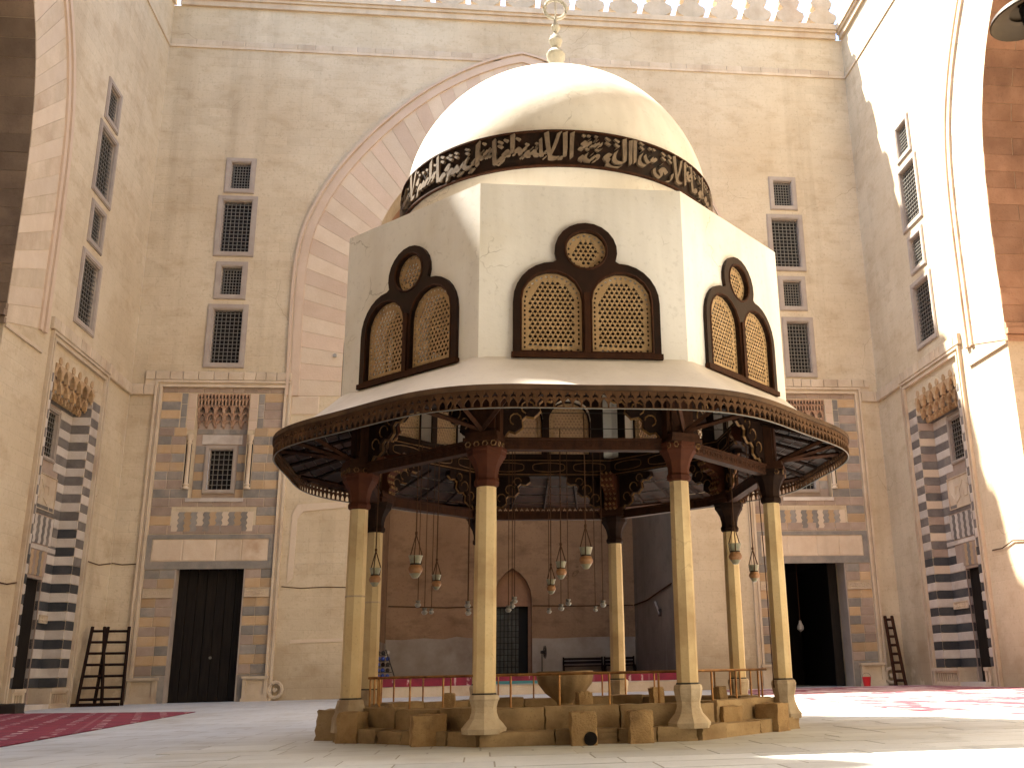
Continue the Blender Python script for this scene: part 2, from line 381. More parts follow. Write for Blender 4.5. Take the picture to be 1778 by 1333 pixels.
def grille_window(F, wall, u0, u1, v0, v1, fr=.24, w=0., depth=.3, nu=6, nv=9, mat='frame'):
    """framed window with an iron grille in front of a dark pane: the frame carries grille and pane"""
    b = MB(F); i0, i1, j0, j1 = u0+fr, u1-fr, v0+fr, v1-fr
    b.slab(rect(u0, u1, v0, v1), [rect(i0, i1, j0, j1)], w-.04, w+.05)
    b.slab(rect(u0+.04, u1-.04, v0+.04, v1-.04), [rect(i0-.05, i1+.05, j0-.05, j1+.05)], w+.05, w+.075)
    b.slab(rect(i0-.002, i1+.002, j0-.002, j1+.002), [rect(i0+.03, i1-.03, j0+.03, j1-.03)], w-depth, w-.05)
    o = b.build('window', mat, wall)
    g = MB(F)
    for k in range(1, nu): x = i0+(i1-i0)*k/nu; g.box(x-.014, x+.014, j0, j1, w-.12, w-.09)
    for k in range(1, nv): y = j0+(j1-j0)*k/nv; g.box(i0, i1, y-.014, y+.014, w-.09, w-.065)
    g.build('grille', 'iron', o)
    p = MB(F); p.box(i0, i1, j0, j1, w-depth-.02, w-depth+.02); p.build('pane', 'pane', o)
    return o

# ------------------------------------------------------------------ floor
fb = MB(); fb.box(-40, 40, -20, 70, -.3, 0)
floor = fb.build('floor', 'floor'); floor['kind'] = 'structure'
# the slabs near enough to be told apart
unit('slab'); jb = MB()
for j in range(15):
    y0 = 7.2 + j*.62; off = random.uniform(-.5, .1)
    x = -3.4 + off
    while x < 8.6:
        L = random.uniform(.9, 1.45); cxm = x+L/2
        if hypot(cxm-1.25, y0+.3-15.53) > 4.35 and abs(cxm) < 1.2+.62*y0:
            piece(FW, x+.009, x+L-.009, y0+.009, y0+.611, -.004, .004+random.uniform(0, .004), 'slab', floor, 'paving_slab'); jb.box(x, x+L, y0, y0+.62, -.006, .0015)
        x += L

jb.build('joint_mortar', 'joint', floor)['kind'] = 'stuff'
# ------------------------------------------------------------------ walls
H_TOP = 32.75
ARC_O = smooth_poly([(-9.9, 12.9), (-9.97, 17.0), (-9.95, 18.9), (-9.82, 20.2), (-9.5, 21.5), (-8.65, 23.4), (-7.4, 25.2), (-5.8, 27.0), (-4.15, 28.45), (-2.4, 29.55), (-.9, 30.2), (0, 30.45)])
ARC_I = smooth_poly([(-7.0, 12.9), (-7.0, 17.0), (-7.0, 19.2), (-6.92, 20.4), (-6.55, 21.7), (-5.8, 23.05), (-4.7, 24.4), (-3.3, 25.7), (-1.7, 26.85), (0, 27.6)])
CI = 1.7
mir = lambda P, c: [(c+x, y) for x, y in P] + [(c-x, y) for x, y in reversed(P[:-1])]

def crest(F, u0, u1, n, parent, z=33.5):
    """fleur shaped merlons standing on the cornice"""
    half = [(.34, 0), (.3, .16), (.42, .3), (.62, .42), (.74, .62), (.7, .84), (.5, .95), (.36, 1.08), (.34, 1.2), (.5, 1.34), (.56, 1.55), (.42, 1.8), (.2, 2.02), (0, 2.3)]
    poly = half + [(-x, y) for x, y in reversed(half[:-1])]
    b = MB(); b.slab(poly, [], -.24, .24); me = b.mesh('merlon', 'trim'); st = (u1-u0)/n
    for i in range(n):
        link_mesh('merlon', me, parent, F @ Matrix.Translation((u0+st*(i+.5), z, -.25)) @ Matrix.Diagonal((st/1.72, 1, 1, 1)))
def cornice(F, u0, u1, parent):
    b = MB(F); b.box(u0, u1, 32.75, 33.05, -.6, .14); b.box(u0, u1, 33.05, 33.2, -.6, .24); b.box(u0, u1, 33.2, 33.5, -.6, .33)
    b.build('cornice', 'trim', parent)
def ledge(F, u0, u1, v0, v1, w, parent, step=.55, mat='trim'):
    x = u0
    while x < u1-.02:
        L = min(u1-x, step*random.uniform(.7, 1.3)); piece(F, x+.006, x+L-.006, v0, v1-random.uniform(0, .015), -.02, w+random.uniform(0, .012), mat, parent, 'ledge_block'); x += L

def voussoirs(F, O, I, n, parent, mats, w1=.018, w0=-.05, rng=None):
    A = resample(O, n); B = resample(I, n)
    for i in range(n):
        if rng and not (rng[0] <= i < rng[1]): continue
        f = .012
        lerp = lambda P, t: (P[0][0]+(P[1][0]-P[0][0])*t, P[0][1]+(P[1][1]-P[0][1])*t)
        a0, a1 = lerp((A[i], A[i+1]), f), lerp((A[i], A[i+1]), 1-f); b0, b1 = lerp((B[i], B[i+1]), f), lerp((B[i], B[i+1]), 1-f)
        b = MB(F); b.slab([a0, a1, b1, b0], [], w0, w1+random.uniform(0, .012)); b.build('voussoir', mats[i % len(mats)], parent)

back = thing('courtyard_wall', 'tall shaded limestone wall behind the domed fountain, with a broad arch hidden by the dome', 'wall', (1.6, YB+.6, 0))
PL, PR = -11.4, 14.83
outer = [(XL, 0), (PL-1.32, 0), (PL-1.32, 5.62), (PL+1.44, 5.62), (PL+1.44, 0), (CI-7, 0)] + [(CI-7, 12.9)] + mir(ARC_I, CI)[1:-1] + [(CI+7, 12.9), (CI+7, 0),
         (PR-1.4, 0), (PR-1.4, 5.6), (PR+1.39, 5.6), (PR+1.39, 0), (XR, 0), (XR, H_TOP), (XL, H_TOP)]
holes = []
WINB = [(-12.21, -10.84, 22.7, 24.52), (-12.43, -10.64, 19.5, 22.55), (-12.24, -10.84, 17.4, 19.24), (-12.42, -10.66, 14.15, 17.16),
        (14.04, 15.44, 22.75, 24.57), (13.8, 15.63, 19.47, 22.5), (14.15, 15.52, 17.41, 19.2), (14.18, 15.73, 14.05, 17.08)]
for (a, b_, c, d) in WINB: holes.append(rect(a+.1, b_-.1, c+.1, d-.1))
for c in (PL, PR): holes.append(rect(c-1.12, c+1.12, 8.34, 12.97))
b = MB(FB); b.slab(outer, holes, -1.3, 0); b.build('masonry', 'wall_b', back)
for i, (a, b_, c, d) in enumerate(WINB): grille_window(FB, back, a, b_, c, d, nu=7, nv=9 if d-c < 2 else 14)
cornice(FB, XL+.33, XR-.33, back); crest(FB, XL, XR, 19, back)
b = MB(FB); b.box(XL+.01, XR-.01, 30.42, 30.56, -.1, .06); b.build('string_course', 'trim', back)
ledge(FB, XL+.05, XR-.05, 30.56, 30.86, .05, back, 1.1)
for c, (e0, e1) in ((PL, (XL+.05, PL+2.85)), (PR, (PR-2.85, XR-.05))):
    ledge(FB, max(e0, c-3.35), min(e1, c+3.35), 13.56, 13.95, .13, back)
    if c < 0: ledge(FB, XL+.1, c-2.92, 12.88, 13.36, .1, back); ledge(FB, c+2.9, CI-9.0, 12.05, 12.9, .03, back, 2.2, 'cream')
    else: ledge(FB, c+2.92, XR-.1, 12.88, 13.36, .1, back)
    b = MB(FB); s = -1 if c < 0 else 1; b.box(c+s*2.9-.0, c+s*2.9+.42*s, 12.9, 13.6, -.02, .085) if s > 0 else b.box(c-3.35, c-2.9, 12.9, 13.56, -.02, .085)
    b.build('ledge_return', 'trim', back)
# arch moulding and voussoirs
mo = MB(FB); O2 = mir(ARC_O, CI); n = len(O2)
strip(mo, offset(O2, .36), O2, -.05, .1); strip(mo, offset(O2, .56), offset(O2, .44), -.05, .16); mo.build('arch_moulding', 'pink', back)
mo = MB(FB); strip(mo, offset(O2, .44), offset(O2, .36), -.05, .06); mo.build('arch_fillet', 'trim', back)
voussoirs(FB, O2, mir(ARC_I, CI), 58, back, ['cream', 'pink'])
b = MB(FB); b.tube([(-6.72, 14.79, .0), (-6.72, 14.79, .12)], .09, 8); b.build('wall_lamp', 'milk', back)
b = MB(FB); b.tube([(-8.4, 4.58, .02), (-7.6, 4.5, .02), (-6.6, 4.54, .02), (-5.35, 4.5, .02)], .018, 4); b.tube([(XL+.05, 5.62, .02), (-14.9, 5.55, .02), (-14.35, 5.57, .02)], .02, 4); b.build('wall_cable', 'rope', back)
# patched render left of the arch jamb: a proud panel with worn edges
b = MB(FB); b.slab([(-8.15, 7.6), (-7.95, 8.05), (-5.9, 8.18), (-5.9, 7.92), (-7.7, 7.75), (-7.92, 7.4), (-7.95, 4.9), (-8.2, 4.7)], [], -.01, .03); b.slab([(-7.9, 2.25), (-5.6, 2.3), (-5.6, 2.42), (-7.9, 2.4)], [], -.01, .025); b.build('render_patch', 'cream', back)

def muqarnas(F, parent, u0, u1, v1, tiers, mat, wtop=.0, dw=.1, heads=True):
    """stalactite hood: each tier is a scalloped shelf set further back than the one above"""
    v = v1
    for k, (n, h) in enumerate(tiers):
        w = wtop-dw*k; b = MB(F); p = (u1-u0)/n; poly = [(u0, v), (u0, v-h)]
        for i in range(n):
            x = u0+p*i
            poly += [(x+p*.14, v-h), (x+p*.18, v-h*.55), (x+p*.34, v-h*.26), (x+p*.5, v-h*.12), (x+p*.66, v-h*.26), (x+p*.82, v-h*.55), (x+p*.86, v-h)]
        poly += [(u1, v-h), (u1, v)]
        b.slab(poly, [], w-.16, w); b.build('muqarnas_tier', mat, parent)
        b = MB(F)
        for i in range(n+1):
            x = min(u1-.03, max(u0+.03, u0+p*i)); b.lathe([(.012, -h*1.18), (p*.16, -h*.98), (p*.13, -h*.5), (p*.17, 0)], 6, (x, v, w+.01)) if False else b.add(
                [(x-p*.13, v-h*.35, w+.02), (x+p*.13, v-h*.35, w+.02), (x+p*.08, v-h*1.2, w-.05), (x-p*.08, v-h*1.2, w-.05), (x-p*.13, v-h*.35, w-.06), (x+p*.13, v-h*.35, w-.06), (x+p*.06, v-h*1.2, w-.09), (x-p*.06, v-h*1.2, w-.09)],
                [(0, 1, 2, 3), (4, 7, 6, 5), (0, 4, 5, 1), (1, 5, 6, 2), (2, 6, 7, 3), (3, 7, 4, 0)])
        b.build('muqarnas_drop', mat, parent)
        v -= h*.92

def joggled(F, parent, u0, u1, v0, v1, w, n, mats):
    """interlocking voussoirs with wavy flanks"""
    m = 7; st = (u1-u0)/n
    def edge(x, k): 
        return [(x+(0 if k in (0, n) else st*.13*(1 if j % 2 else -1)*(.6 if j in (0, m) else 1)), v0+(v1-v0)*j/m) for j in range(m+1)]
    for k in range(n):
        A = [(x+.006, y) for x, y in edge(u0+st*k, k)]; B = [(x-.006, y) for x, y in edge(u0+st*(k+1), k+1)]
        b = MB(F); b.slab(A+B[::-1], [], w-.05, w+random.uniform(0, .008)); b.build('joggled_stone', mats[k % len(mats)], parent)

def scroll_plate(F, parent, u0, u1, v0, v1, w, mat='trim'):
    """carved plate: raised border and running vine scroll"""
    b = MB(F); b.slab(rect(u0, u1, v0, v1), [rect(u0+.03, u1-.03, v0+.03, v1-.03)], w, w+.05); b.box(u0, u1, v0, v1, w-.02, w+.012)
    h = (v1-v0-.1)/2; x = u0+.1; k = 0; ym = (v0+v1)/2
    while x < u1-.12:
        s = 1 if k % 2 else -1
        b.tube([(x+h*.8*(1-t/7)*cos(t*1.3*s), ym+h*.85*(1-t/9)*sin(t*1.3*s), w+.02) for t in range(6)], .018, 4)
        x += h*1.15; k += 1
    b.build('carved_plate', mat, parent)

def base_console(F, parent, u0, u1, v1, scroll=0):
    b = MB(F); b.box(u0, u1, 0, v1-.12, 0, .16); b.slab(rect(u0, u1, .12, v1), [rect(u0+.14, u1-.14, .26, v1-.14)], .16, .24); b.box(u0-.04, u1+.04, v1-.1, v1, 0, .3); b.box(u0-.04, u1+.04, 0, .12, 0, .28)
    if scroll:
        x = u1+.3 if scroll > 0 else u0-.3
        b.tube([(x+.27*cos(t), .42+.3*sin(t), .12) for t in [i*pi/6 for i in range(12)]], .075, 6, True); b.tube([(x, .42, .05), (x, .42, .2)], .09, 8)
    b.build('base_console', 'trim', parent)

def main_portal(c, d0, d1, closed, label):
    p = thing_part('doorway')
    b = MB(FB); U = lambda o, i, t, ti: [(c-o, 0), (c-o, t), (c+o, t), (c+o, 0), (c+i, 0), (c+i, ti), (c-i, ti), (c-i, 0)]
    b.slab(U(2.9, 2.6, 13.54, 13.24), [], -.05, .07); b.slab(U(2.9, 2.8, 13.54, 13.44), [], .07, .15); b.slab(U(2.7, 2.6, 13.34, 13.24), [], .07, .15); b.slab(U(2.78, 2.74, 13.42, 13.38), [], .07, .1)
    o = b.build('doorway', 'trim', back); o['label'] = label
    # upper striped field
    row(FB, c-2.59, c+2.59, 13.0, 13.23, -.05, .02, 'taupe', o, .6)
    h = .3865; v = 12.98; k = 0
    while v - h > 6.8:
        m = 'ochre' if k % 2 == 0 else 'blue'; v0 = v-h
        if v0 > 11.3: spans = [(c-2.59, c-1.78), (c+1.76, c+2.59)]
        elif v0 > 8.2: spans = [(c-2.59, c-1.42 if 8.6 < v0 < 11.1 else c-1.14), (c+1.42 if 8.6 < v0 < 11.1 else c+1.14, c+2.59)]
        elif v0 > 7.75: spans = [(c-2.59, c+2.59)]; m = 'taupe' if k % 2 == 0 else 'blue'
        else: spans = [(c-2.59, c-1.74), (c+1.74, c+2.59)]
        for s0, s1 in spans: row(FB, s0, s1, v0, v, -.05, .012, m, o, .62, alt='taupe')
        v = v0; k += 1
    if v > 6.82: row(FB, c-2.59, c+2.59, 6.8, v, -.05, .012, 'taupe', o, .7)
    for s in (-1, 1):
        for q, (a, z0, z1, m) in enumerate([(1.14, 12.3, 12.98, 'pink'), (1.14, 11.75, 12.29, 'pink'), (1.14, 11.32, 11.74, 'pink'), (1.5, 12.5, 12.98, 'blue'), (1.5, 11.9, 12.49, 'blue'), (1.5, 11.32, 11.89, 'blue')]):
            x0, x1 = sorted((c+s*a, c+s*(a+.34 if a < 1.3 else a+.26))); piece(FB, x0+.006, x1-.006, z0, z1-.01, -.05, .012, m, o)
    # window recess
    rc = MB(FB); rc.slab(rect(c-1.2, c+1.2, 8.2, 13.1), [rect(c-.58, c+.56, 8.7, 10.62)], -.6, -.42); rc.build('recess_back', 'taupe', o)
    for k in range(6):
        v0 = 8.4+k*.385; m = 'blue' if k % 2 else 'ochre'
        for s0, s1 in ((c-1.1, c-.69), (c+.69, c+1.1)): row(FB, s0, s1, v0, v0+.385, -.43, -.4, m, o, .5, alt='taupe')
    row(FB, c-1.1, c+1.1, 11.22, 11.45, -.43, -.4, 'blue', o, .8)
    piece(FB, c-.86, c+.84, 10.77, 11.2, -.43, -.385, 'white', o, 'window_lintel')
    grille_window(FB, back, c-.68, c+.66, 8.6, 10.72, .16, -.4, .3, 5, 8)
    muqarnas(FB, o, c-1.1, c+1.1, 12.97, [(15, .22), (15, .3), (6, .36), (6, .34), (6, .3)], 'muq', 0, .085)
    b = MB(FB); b.box(c-1.22, c+1.16, 8.17, 8.33, -.42, .07); b.build('window_sill', 'white', o)
    for s in (-1, 1):
        b = MB(FB @ Matrix(((1, 0, 0, c+s*1.27), (0, 0, 1, 8.72), (0, -1, 0, -.02), (0, 0, 0, 1))))
        b.lathe([(.14, 0), (.15, .06), (.1, .12), (.13, .2), (.09, .27), (.088, 1.95), (.12, 2.02), (.1, 2.1), (.15, 2.25), (.16, 2.38)], 12)
        b.build('colonnette', 'trim', o, True)
        b = MB(FB); x0, x1 = sorted((c+s*1.16, c+s*1.4)); b.box(x0, x1, 8.7, 11.1, -.04, .002); b.build('colonnette_niche_shade', 'dark', o)  # flush dark strip, shade beside the colonnette put into its colour
    # joggled panel, lintel, door jambs
    joggled(FB, o, c-1.7, c+1.64, 6.92, 7.74, .012, 13, ['cream', 'blue', 'ochre', 'blue'])
    b = MB(FB); b.slab(rect(c-2.59, c+2.59, 5.34, 6.78), [rect(c-2.4, c+2.36, 5.66, 6.6)], -.05, .045); b.build('lintel_frame', 'blue', o)
    cuts = [c-2.39, c-1.15, c+.2, c+1.25, c+2.35]
    for a, e in zip(cuts, cuts[1:]): piece(FB, a+.005, e-.005, 5.67, 6.59, -.05, .02, 'lintel', o, 'lintel_stone')
    v = 5.33; k = 0
    while v-.3865 > .95:
        v0 = v-.3865; m = 'blue' if k % 2 == 0 else 'ochre'
        for s0, s1 in ((c-2.59, d0-.05), (d1+.05, c+2.59)):
            if abs((v0+v)/2-4.38) < .22: scroll_plate(FB, o, s0+.04, s1-.04, v0, v, .02)
            else: row(FB, s0, s1, v0, v, -.05, .014, m, o, .62, alt='taupe')
        v = v0; k += 1
    row(FB, c-2.59, d0-.05, .0, v, -.05, .01, 'blue', o, .6); row(FB, d1+.05, c+2.59, 0, v, -.05, .01, 'blue', o, .6)
    base_console(FB, o, c-2.74, d0-.32, 1.0); base_console(FB, o, d1+.32, c+2.74, .98, 1)
    for s, x in ((-1, d0), (1, d1)):
        b = MB(FB); b.box(min(x, x+s*.05), max(x, x+s*.05), 0, 5.62, -.9, .03); b.build('door_jamb', 'frame', o)
    if closed:
        dr = None
        for i in range(7):
            x0 = d0+(d1-d0)*i/7; piece(FB, x0+.006, x0+(d1-d0)/7-.006, .02, 5.55, -.55, -.45+random.uniform(0, .012), 'door', o, 'door_plank')
        b = MB(FB); b.tube([(c+.25, 1.75, -.42), (c+.25, 1.75, -.36)], .06, 8); b.build('door_knob', 'iron', o)
        b = MB(FB); b.box(d0-.1, d1+.1, 0, 5.7, -1.4, -1.31); b.box(d0, d1, -.01, .03, -1.3, -.4); b.build('door_light_stop', 'dark', o)  # added dark panels behind and under the door stop stray sky light
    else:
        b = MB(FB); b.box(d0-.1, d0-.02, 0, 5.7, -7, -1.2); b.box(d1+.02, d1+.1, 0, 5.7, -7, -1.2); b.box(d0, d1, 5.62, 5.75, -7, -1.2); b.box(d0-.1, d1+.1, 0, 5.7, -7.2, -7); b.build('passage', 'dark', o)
        b = MB(FB); b.slab(rect(d1-.42, d1-.02, .02, 5.5), [], -1.15, -1.05); b.build('open_door_leaf', 'door', o)
    return o
def thing_part(n): return n
main_portal(PL, PL-1.31, PL+1.43, True, 'banded stone doorway with a closed black door')
main_portal(PR, PR-1.39, PR+1.38, False, 'banded stone doorway with an open dark passage')

# ---------------------------------------------------------------- side walls
SA_I = smooth_poly([(-5.4, 12.0), (-5.4, 15.5), (-5.38, 17.2), (-5.25, 19.0), (-4.95, 20.8), (-4.4, 22.4), (-3.6, 23.9), (-2.4, 25.4), (-1.2, 26.6), (0, 27.5)])
SA_O = smooth_poly([(-7.75, 12.6), (-7.75, 15.5), (-7.73, 17.6), (-7.65, 19.6), (-7.4, 21.4), (-6.9, 23.0), (-6.1, 24.6), (-4.7, 26.6), (-2.6, 28.6), (0, 30.0)])
CS = 26.62
def side_wall(F, label, loc, lit):
    wl = thing('courtyard_wall', label, 'wall', loc)
    inn = mir(SA_I, CS)
    outer = [(9.3, 0), (CS-5.4, 0)] + inn[:] + [(CS+5.4, 0), (YB-.001, 0), (YB-.001, H_TOP), (9.3, H_TOP)]
    wins = [(37.45, 38.95, 22.7, 24.57), (37.15, 39.15, 19.36, 22.46), (37.35, 38.86, 17.24, 19.06), (37.1, 39.1, 13.86, 16.9)]
    b = MB(F); b.slab(outer, [rect(a+.1, e-.1, z0+.1, z1-.1) for a, e, z0, z1 in wins] + [rect(36.15, 39.95, .02, 11.95)], -1.3, 0); b.build('masonry', 'wall_s', wl)
    for a, e, z0, z1 in wins: grille_window(F, wl, a, e, z0, z1, nu=7, nv=9 if z1-z0 < 2 else 14, w=0, depth=.17)
    cornice(F, 9.3, YB-.02, wl); crest(F, 9.6, YB-.3, 20, wl)
    b = MB(F); b.box(9.3, YB-.1, 30.4, 30.54, -.1, .06); b.build('string_course', 'trim', wl)
    # iwan arch of this side
    O2 = mir(SA_O, CS); mo = MB(F); strip(mo, offset(O2, .2), O2, -.05, .1); strip(mo, offset(O2, .55), offset(O2, .33), -.05, .13); mo.build('arch_moulding', 'pink' if not lit else 'trim', wl)
    mo = MB(F); strip(mo, offset(O2, .33), offset(O2, .2), -.05, .05); mo.build('arch_fillet', 'trim', wl)
    voussoirs(F, O2, inn, 56, wl, ['cream', 'trim', 'cream', 'trim'] if not lit else ['cream', 'trim'], .012, -.05)
    # intrados built of coursed stones, vault beyond
    vm = 'vault' if lit else 'vault_shaded'; A = resample(inn, 52)  # same stone in two tones, bounce light and shade put into the colour
    for i in range(52):
        if i < 26: continue                                    # the near half faces away
        for k in range(5):
            w1 = -.02-k*1.15; w0 = w1-1.13
            dx, dy = A[i+1][0]-A[i][0], A[i+1][1]-A[i][1]; L = hypot(dx, dy); nx, ny = dy/L, -dx/L
            j0 = random.uniform(-.01, .012); q = lambda P, t: (P[0]+nx*t, P[1]+ny*t)
            e = .006/L; P0 = (A[i][0]+dx*e, A[i][1]+dy*e); P1 = (A[i+1][0]-dx*e, A[i+1][1]-dy*e)
            bb = MB(F); off = .55 if i % 2 else 0
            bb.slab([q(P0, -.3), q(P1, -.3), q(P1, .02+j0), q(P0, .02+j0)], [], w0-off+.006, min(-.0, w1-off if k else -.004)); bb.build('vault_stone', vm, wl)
    b = MB(F); bk = [(x, y) for x, y in inn]
    b.slab([(CS-9, 0), (CS+9, 0), (CS+9, 32), (CS-9, 32)], [], -9, -8.7)
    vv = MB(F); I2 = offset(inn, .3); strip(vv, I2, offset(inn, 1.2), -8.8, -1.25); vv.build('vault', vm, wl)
    b.build('iwan_rear', 'iwan', wl)
    jb = MB(F)
    for s in (-1, 1): jb.box(min(CS+s*5.4, CS+s*6.4), max(CS+s*5.4, CS+s*6.4), 0, 12.3, -8.8, -1.305)
    jb.build('iwan_jamb', vm, wl)
    jb = MB(F)
    for z, pr in ((11.95, .1), (12.2, .2), (12.42, .12)): jb.box(CS+5.4-pr, CS+5.45, z, z+.2, -8.8, .03)
    jb.build('impost', vm, wl)
    # string moulding with a slanting portal hood
    ledge(F, 41.15, YB-.1, 12.86, 13.35, .12, wl, .5); ledge(F, 35.3, 41.15, 12.95, 13.4, .14, wl, .5)
    b = MB(F); b.box(CS+5.42, 34.85, 11.86, 11.98, -.05, .07); b.build('string_moulding', 'trim', wl)
    # ---- striped portal
    c0, c1 = 35.42, 41.05
    b = MB(F); U = lambda o, t: [(c0+o, 0), (c0+o, t), (c1-o, t), (c1-o, 0)]
    def ring(o0, o1, t0, t1, w0, w1): b.slab([(c0+o0, 0), (c0+o0, t0), (c1-o0, t0), (c1-o0, 0), (c1-o1, 0), (c1-o1, t1), (c0+o1, t1), (c0+o1, 0)], [], w0, w1)
    ring(0, .3, 12.92, 12.62, -.05, .06); ring(0, .09, 12.92, 12.83, .06, .13); ring(.2, .3, 12.72, 12.62, .06, .12)
    d = b.build('doorway', 'trim', wl); d['label'] = 'striped black and white recessed doorway'
    dep = -.68; bk = MB(F)
    wz = (8.75, 10.75); wu = (37.15, 38.6) if lit else (37.3, 38.75); du = (36.7, 38.55) if lit else (37.2, 39.1)
    bk.slab([(36.1, 0), (du[0], 0), (du[0], 4.5), (du[1], 4.5), (du[1], 0), (40, 0), (40, 12), (36.1, 12)], [rect(wu[0]+.1, wu[1]-.1, wz[0]+.1, wz[1]-.1)], dep-.3, dep); bk.build('recess_back', 'taupe', d)
    grille_window(F, wl, wu[0], wu[1], wz[0], wz[1], .14, dep, .13, 6, 9)
    h = .338; v = .72; k = 0
    while v+h < 11.6:
        base_ = v < 4.2; dk = ('black' if v < 5.2 else 'grey') if k % 2 == 0 else 'white'
        dk2 = dk if dk == 'white' else ('black' if v < 6.2 else 'grey')
        if lit and v > 4.8 and dk != 'white': dk = dk2 = 'grey'  # sunlit side: washed-out haze put into lighter stone colours
        if lit and dk == 'white' and v > 4.4: dk2r = 'taupe' if k % 4 == 1 else 'cream'
        else: dk2r = dk2
        # jamb strips either side (outer ones chequer against the reveal)
        jm = ('white' if dk != 'white' else 'grey') if v > 5 else dk
        for s0, s1 in ((c0+.31, 36.13), (39.97, c1-.31)): row(F, s0, s1, v, v+h, -.03, .012, jm, d, .9, .01, .008)
        # far reveal
        piece(F, 39.9, 39.96, v+.005, v+h-.005, dep, .0, dk2r, d); piece(F, 36.14, 36.2, v+.005, v+h-.005, dep, .0, dk2, d)
        # back of the recess
        if v < 4.5: sp = [(36.2, du[0]-.02), (du[1]+.02, 39.9)]
        elif v < 5.6 or 6.85 < v < 8.3: sp = [(36.2, 36.95), (39.25, 39.9)]
        elif v+h > wz[0]-.02 and v < wz[1]: sp = [(36.2, wu[0]), (wu[1], 39.9)]
        elif 5.6 <= v < 6.6: sp = [(36.2, 36.8), (39.45, 39.9)]
        else: sp = [(36.2, 39.9)]
        for s0, s1 in sp:
            if s1-s0 > .1: row(F, s0, s1, v, v+h, dep-.02, dep+.018, dk, d, 1.1, .01, .01)
        v += h; k += 1
    # door reveal stripes, panels over the door
    v = .72; k = 0
    while v < 4.3:
        piece(F, du[1], du[1]+.03, v+.005, v+h-.005, dep-.14, dep-.01, 'black' if k % 2 == 0 else 'white', d); v += h; k += 1
    joggled(F, d, du[0]-.05, du[1]+.1, 4.62, 5.5, dep+.02, 9, ['taupe', 'ochre', 'blue', 'ochre'])
    joggled(F, d, 36.85, 39.4, 5.75, 6.75, dep+.02, 11, ['white', 'grey'])
    row(F, 36.2, 39.9, 5.52, 5.7, dep-.02, dep+.03, 'white', d, .9)
    scroll_plate(F, d, 36.98, 39.2, 6.95, 8.25, dep+.01, 'trim')
    for s0, s1 in ((du[1]+.06, 39.86),): scroll_plate(F, d, s0, s1, 2.98, 3.28, dep+.03, 'trim')
    dr = MB(F); dr.box(du[0]-.02, du[1]+.02, 0, 4.5, dep-.22, dep-.15); dr.build('door', 'door', d)
    muqarnas(F, d, 36.2, 39.9, 11.95, [(6, .5), (6, .4), (12, .22)], 'muq_gold', .03, .2)
    b = MB(F)
    for i in range(6):                                    # shell heads over the hood
        x = 36.2+3.7*(i+.5)/6; b.slab([(x-.1, 11.97), (x-.14, 12.08), (x-.08, 12.2), (x, 12.24), (x+.08, 12.2), (x+.14, 12.08), (x+.1, 11.97)], [], -.02, .04)
    b.build('hood_shell', 'muq_gold', d)
    # benches beside the threshold
    for s0, s1 in ((36.2, du[0]-.1), (du[1]+.12, c1-.05)):
        b = MB(F); b.box(s0, s1, 0, .1, dep, .1); b.box(s0, s1, .58, .7, dep, .1); b.slab(rect(s0, s1, .1, .58), [rect(s0+.15, s1-.15, .17, .5)], dep, .06)
        q = s0+.3
        while q < s1-.25: b.box(q, q+.05, .15, .52, -.1, .045); q += .2
        b.build('stone_bench', 'trim', d)
    b = MB(F); b.box(du[0]-.1, du[1]+.12, 0, .16, dep-.8, .05); b.build('threshold', 'white', d)
    b = MB(F)
    if lit: b.tube([(34.95, 4.82, .03), (34.2, 4.8, .05), (33.4, 4.98, .05), (32.4, 4.86, .04), (CS+5.41, 4.95, .03)], .022, 4)
    else: b.tube([(35.4, 4.08, .03), (34.7, 3.97, .04), (33.5, 3.98, .04), (CS+5.42, 4.06, .03)], .022, 4); b.tube([(41.1, 5.42, .03), (42.5, 5.4, .03), (YB-.05, 5.6, .03)], .02, 4)
    b.build('wall_cable', 'rope', wl)
    return wl
wl_left = side_wall(FL, 'shaded left side wall with a black and white striped doorway and four grilled windows', (XL-.6, 26.6, 0), False)
wl_right = side_wall(FR, 'sunlit right side wall crossed by a stepped diagonal shadow', (XR+.6, 26.6, 0), True)

# wall of the hall the picture is taken from, its arch open to the court
fwt = thing('courtyard_wall', 'wall with a tall open arch behind the viewpoint, facing the fountain', 'wall', (1.6, 8.6, 0))
FF = FRM((0, 9.29, 0), (1, 0, 0), (0, 0, 1), (0, 1, 0))
b = MB(FF); b.slab([(XL, 0), (CI-9, 0)]+[(CI+1.29*x, y) for x, y in ARC_I]+[(CI-1.29*x, y) for x, y in reversed(ARC_I[:-1])]+[(CI+9, 0), (XR, 0), (XR, 35), (XL, 35)], [], -1.2, 0); b.build('masonry', 'wall_b', fwt)

nI = [(CI-9, 0)]+[(CI+1.29*x, y) for x, y in ARC_I]+[(CI-1.29*x, y) for x, y in reversed(ARC_I[:-1])]+[(CI+9, 0)]
b = MB(FF); strip(b, nI, offset(nI, 1.2), -24, -1.205); b.slab(rect(CI-10.5, CI+10.5, 0, 30), [], -24.6, -24.05); b.build('near_hall', 'near', fwt)
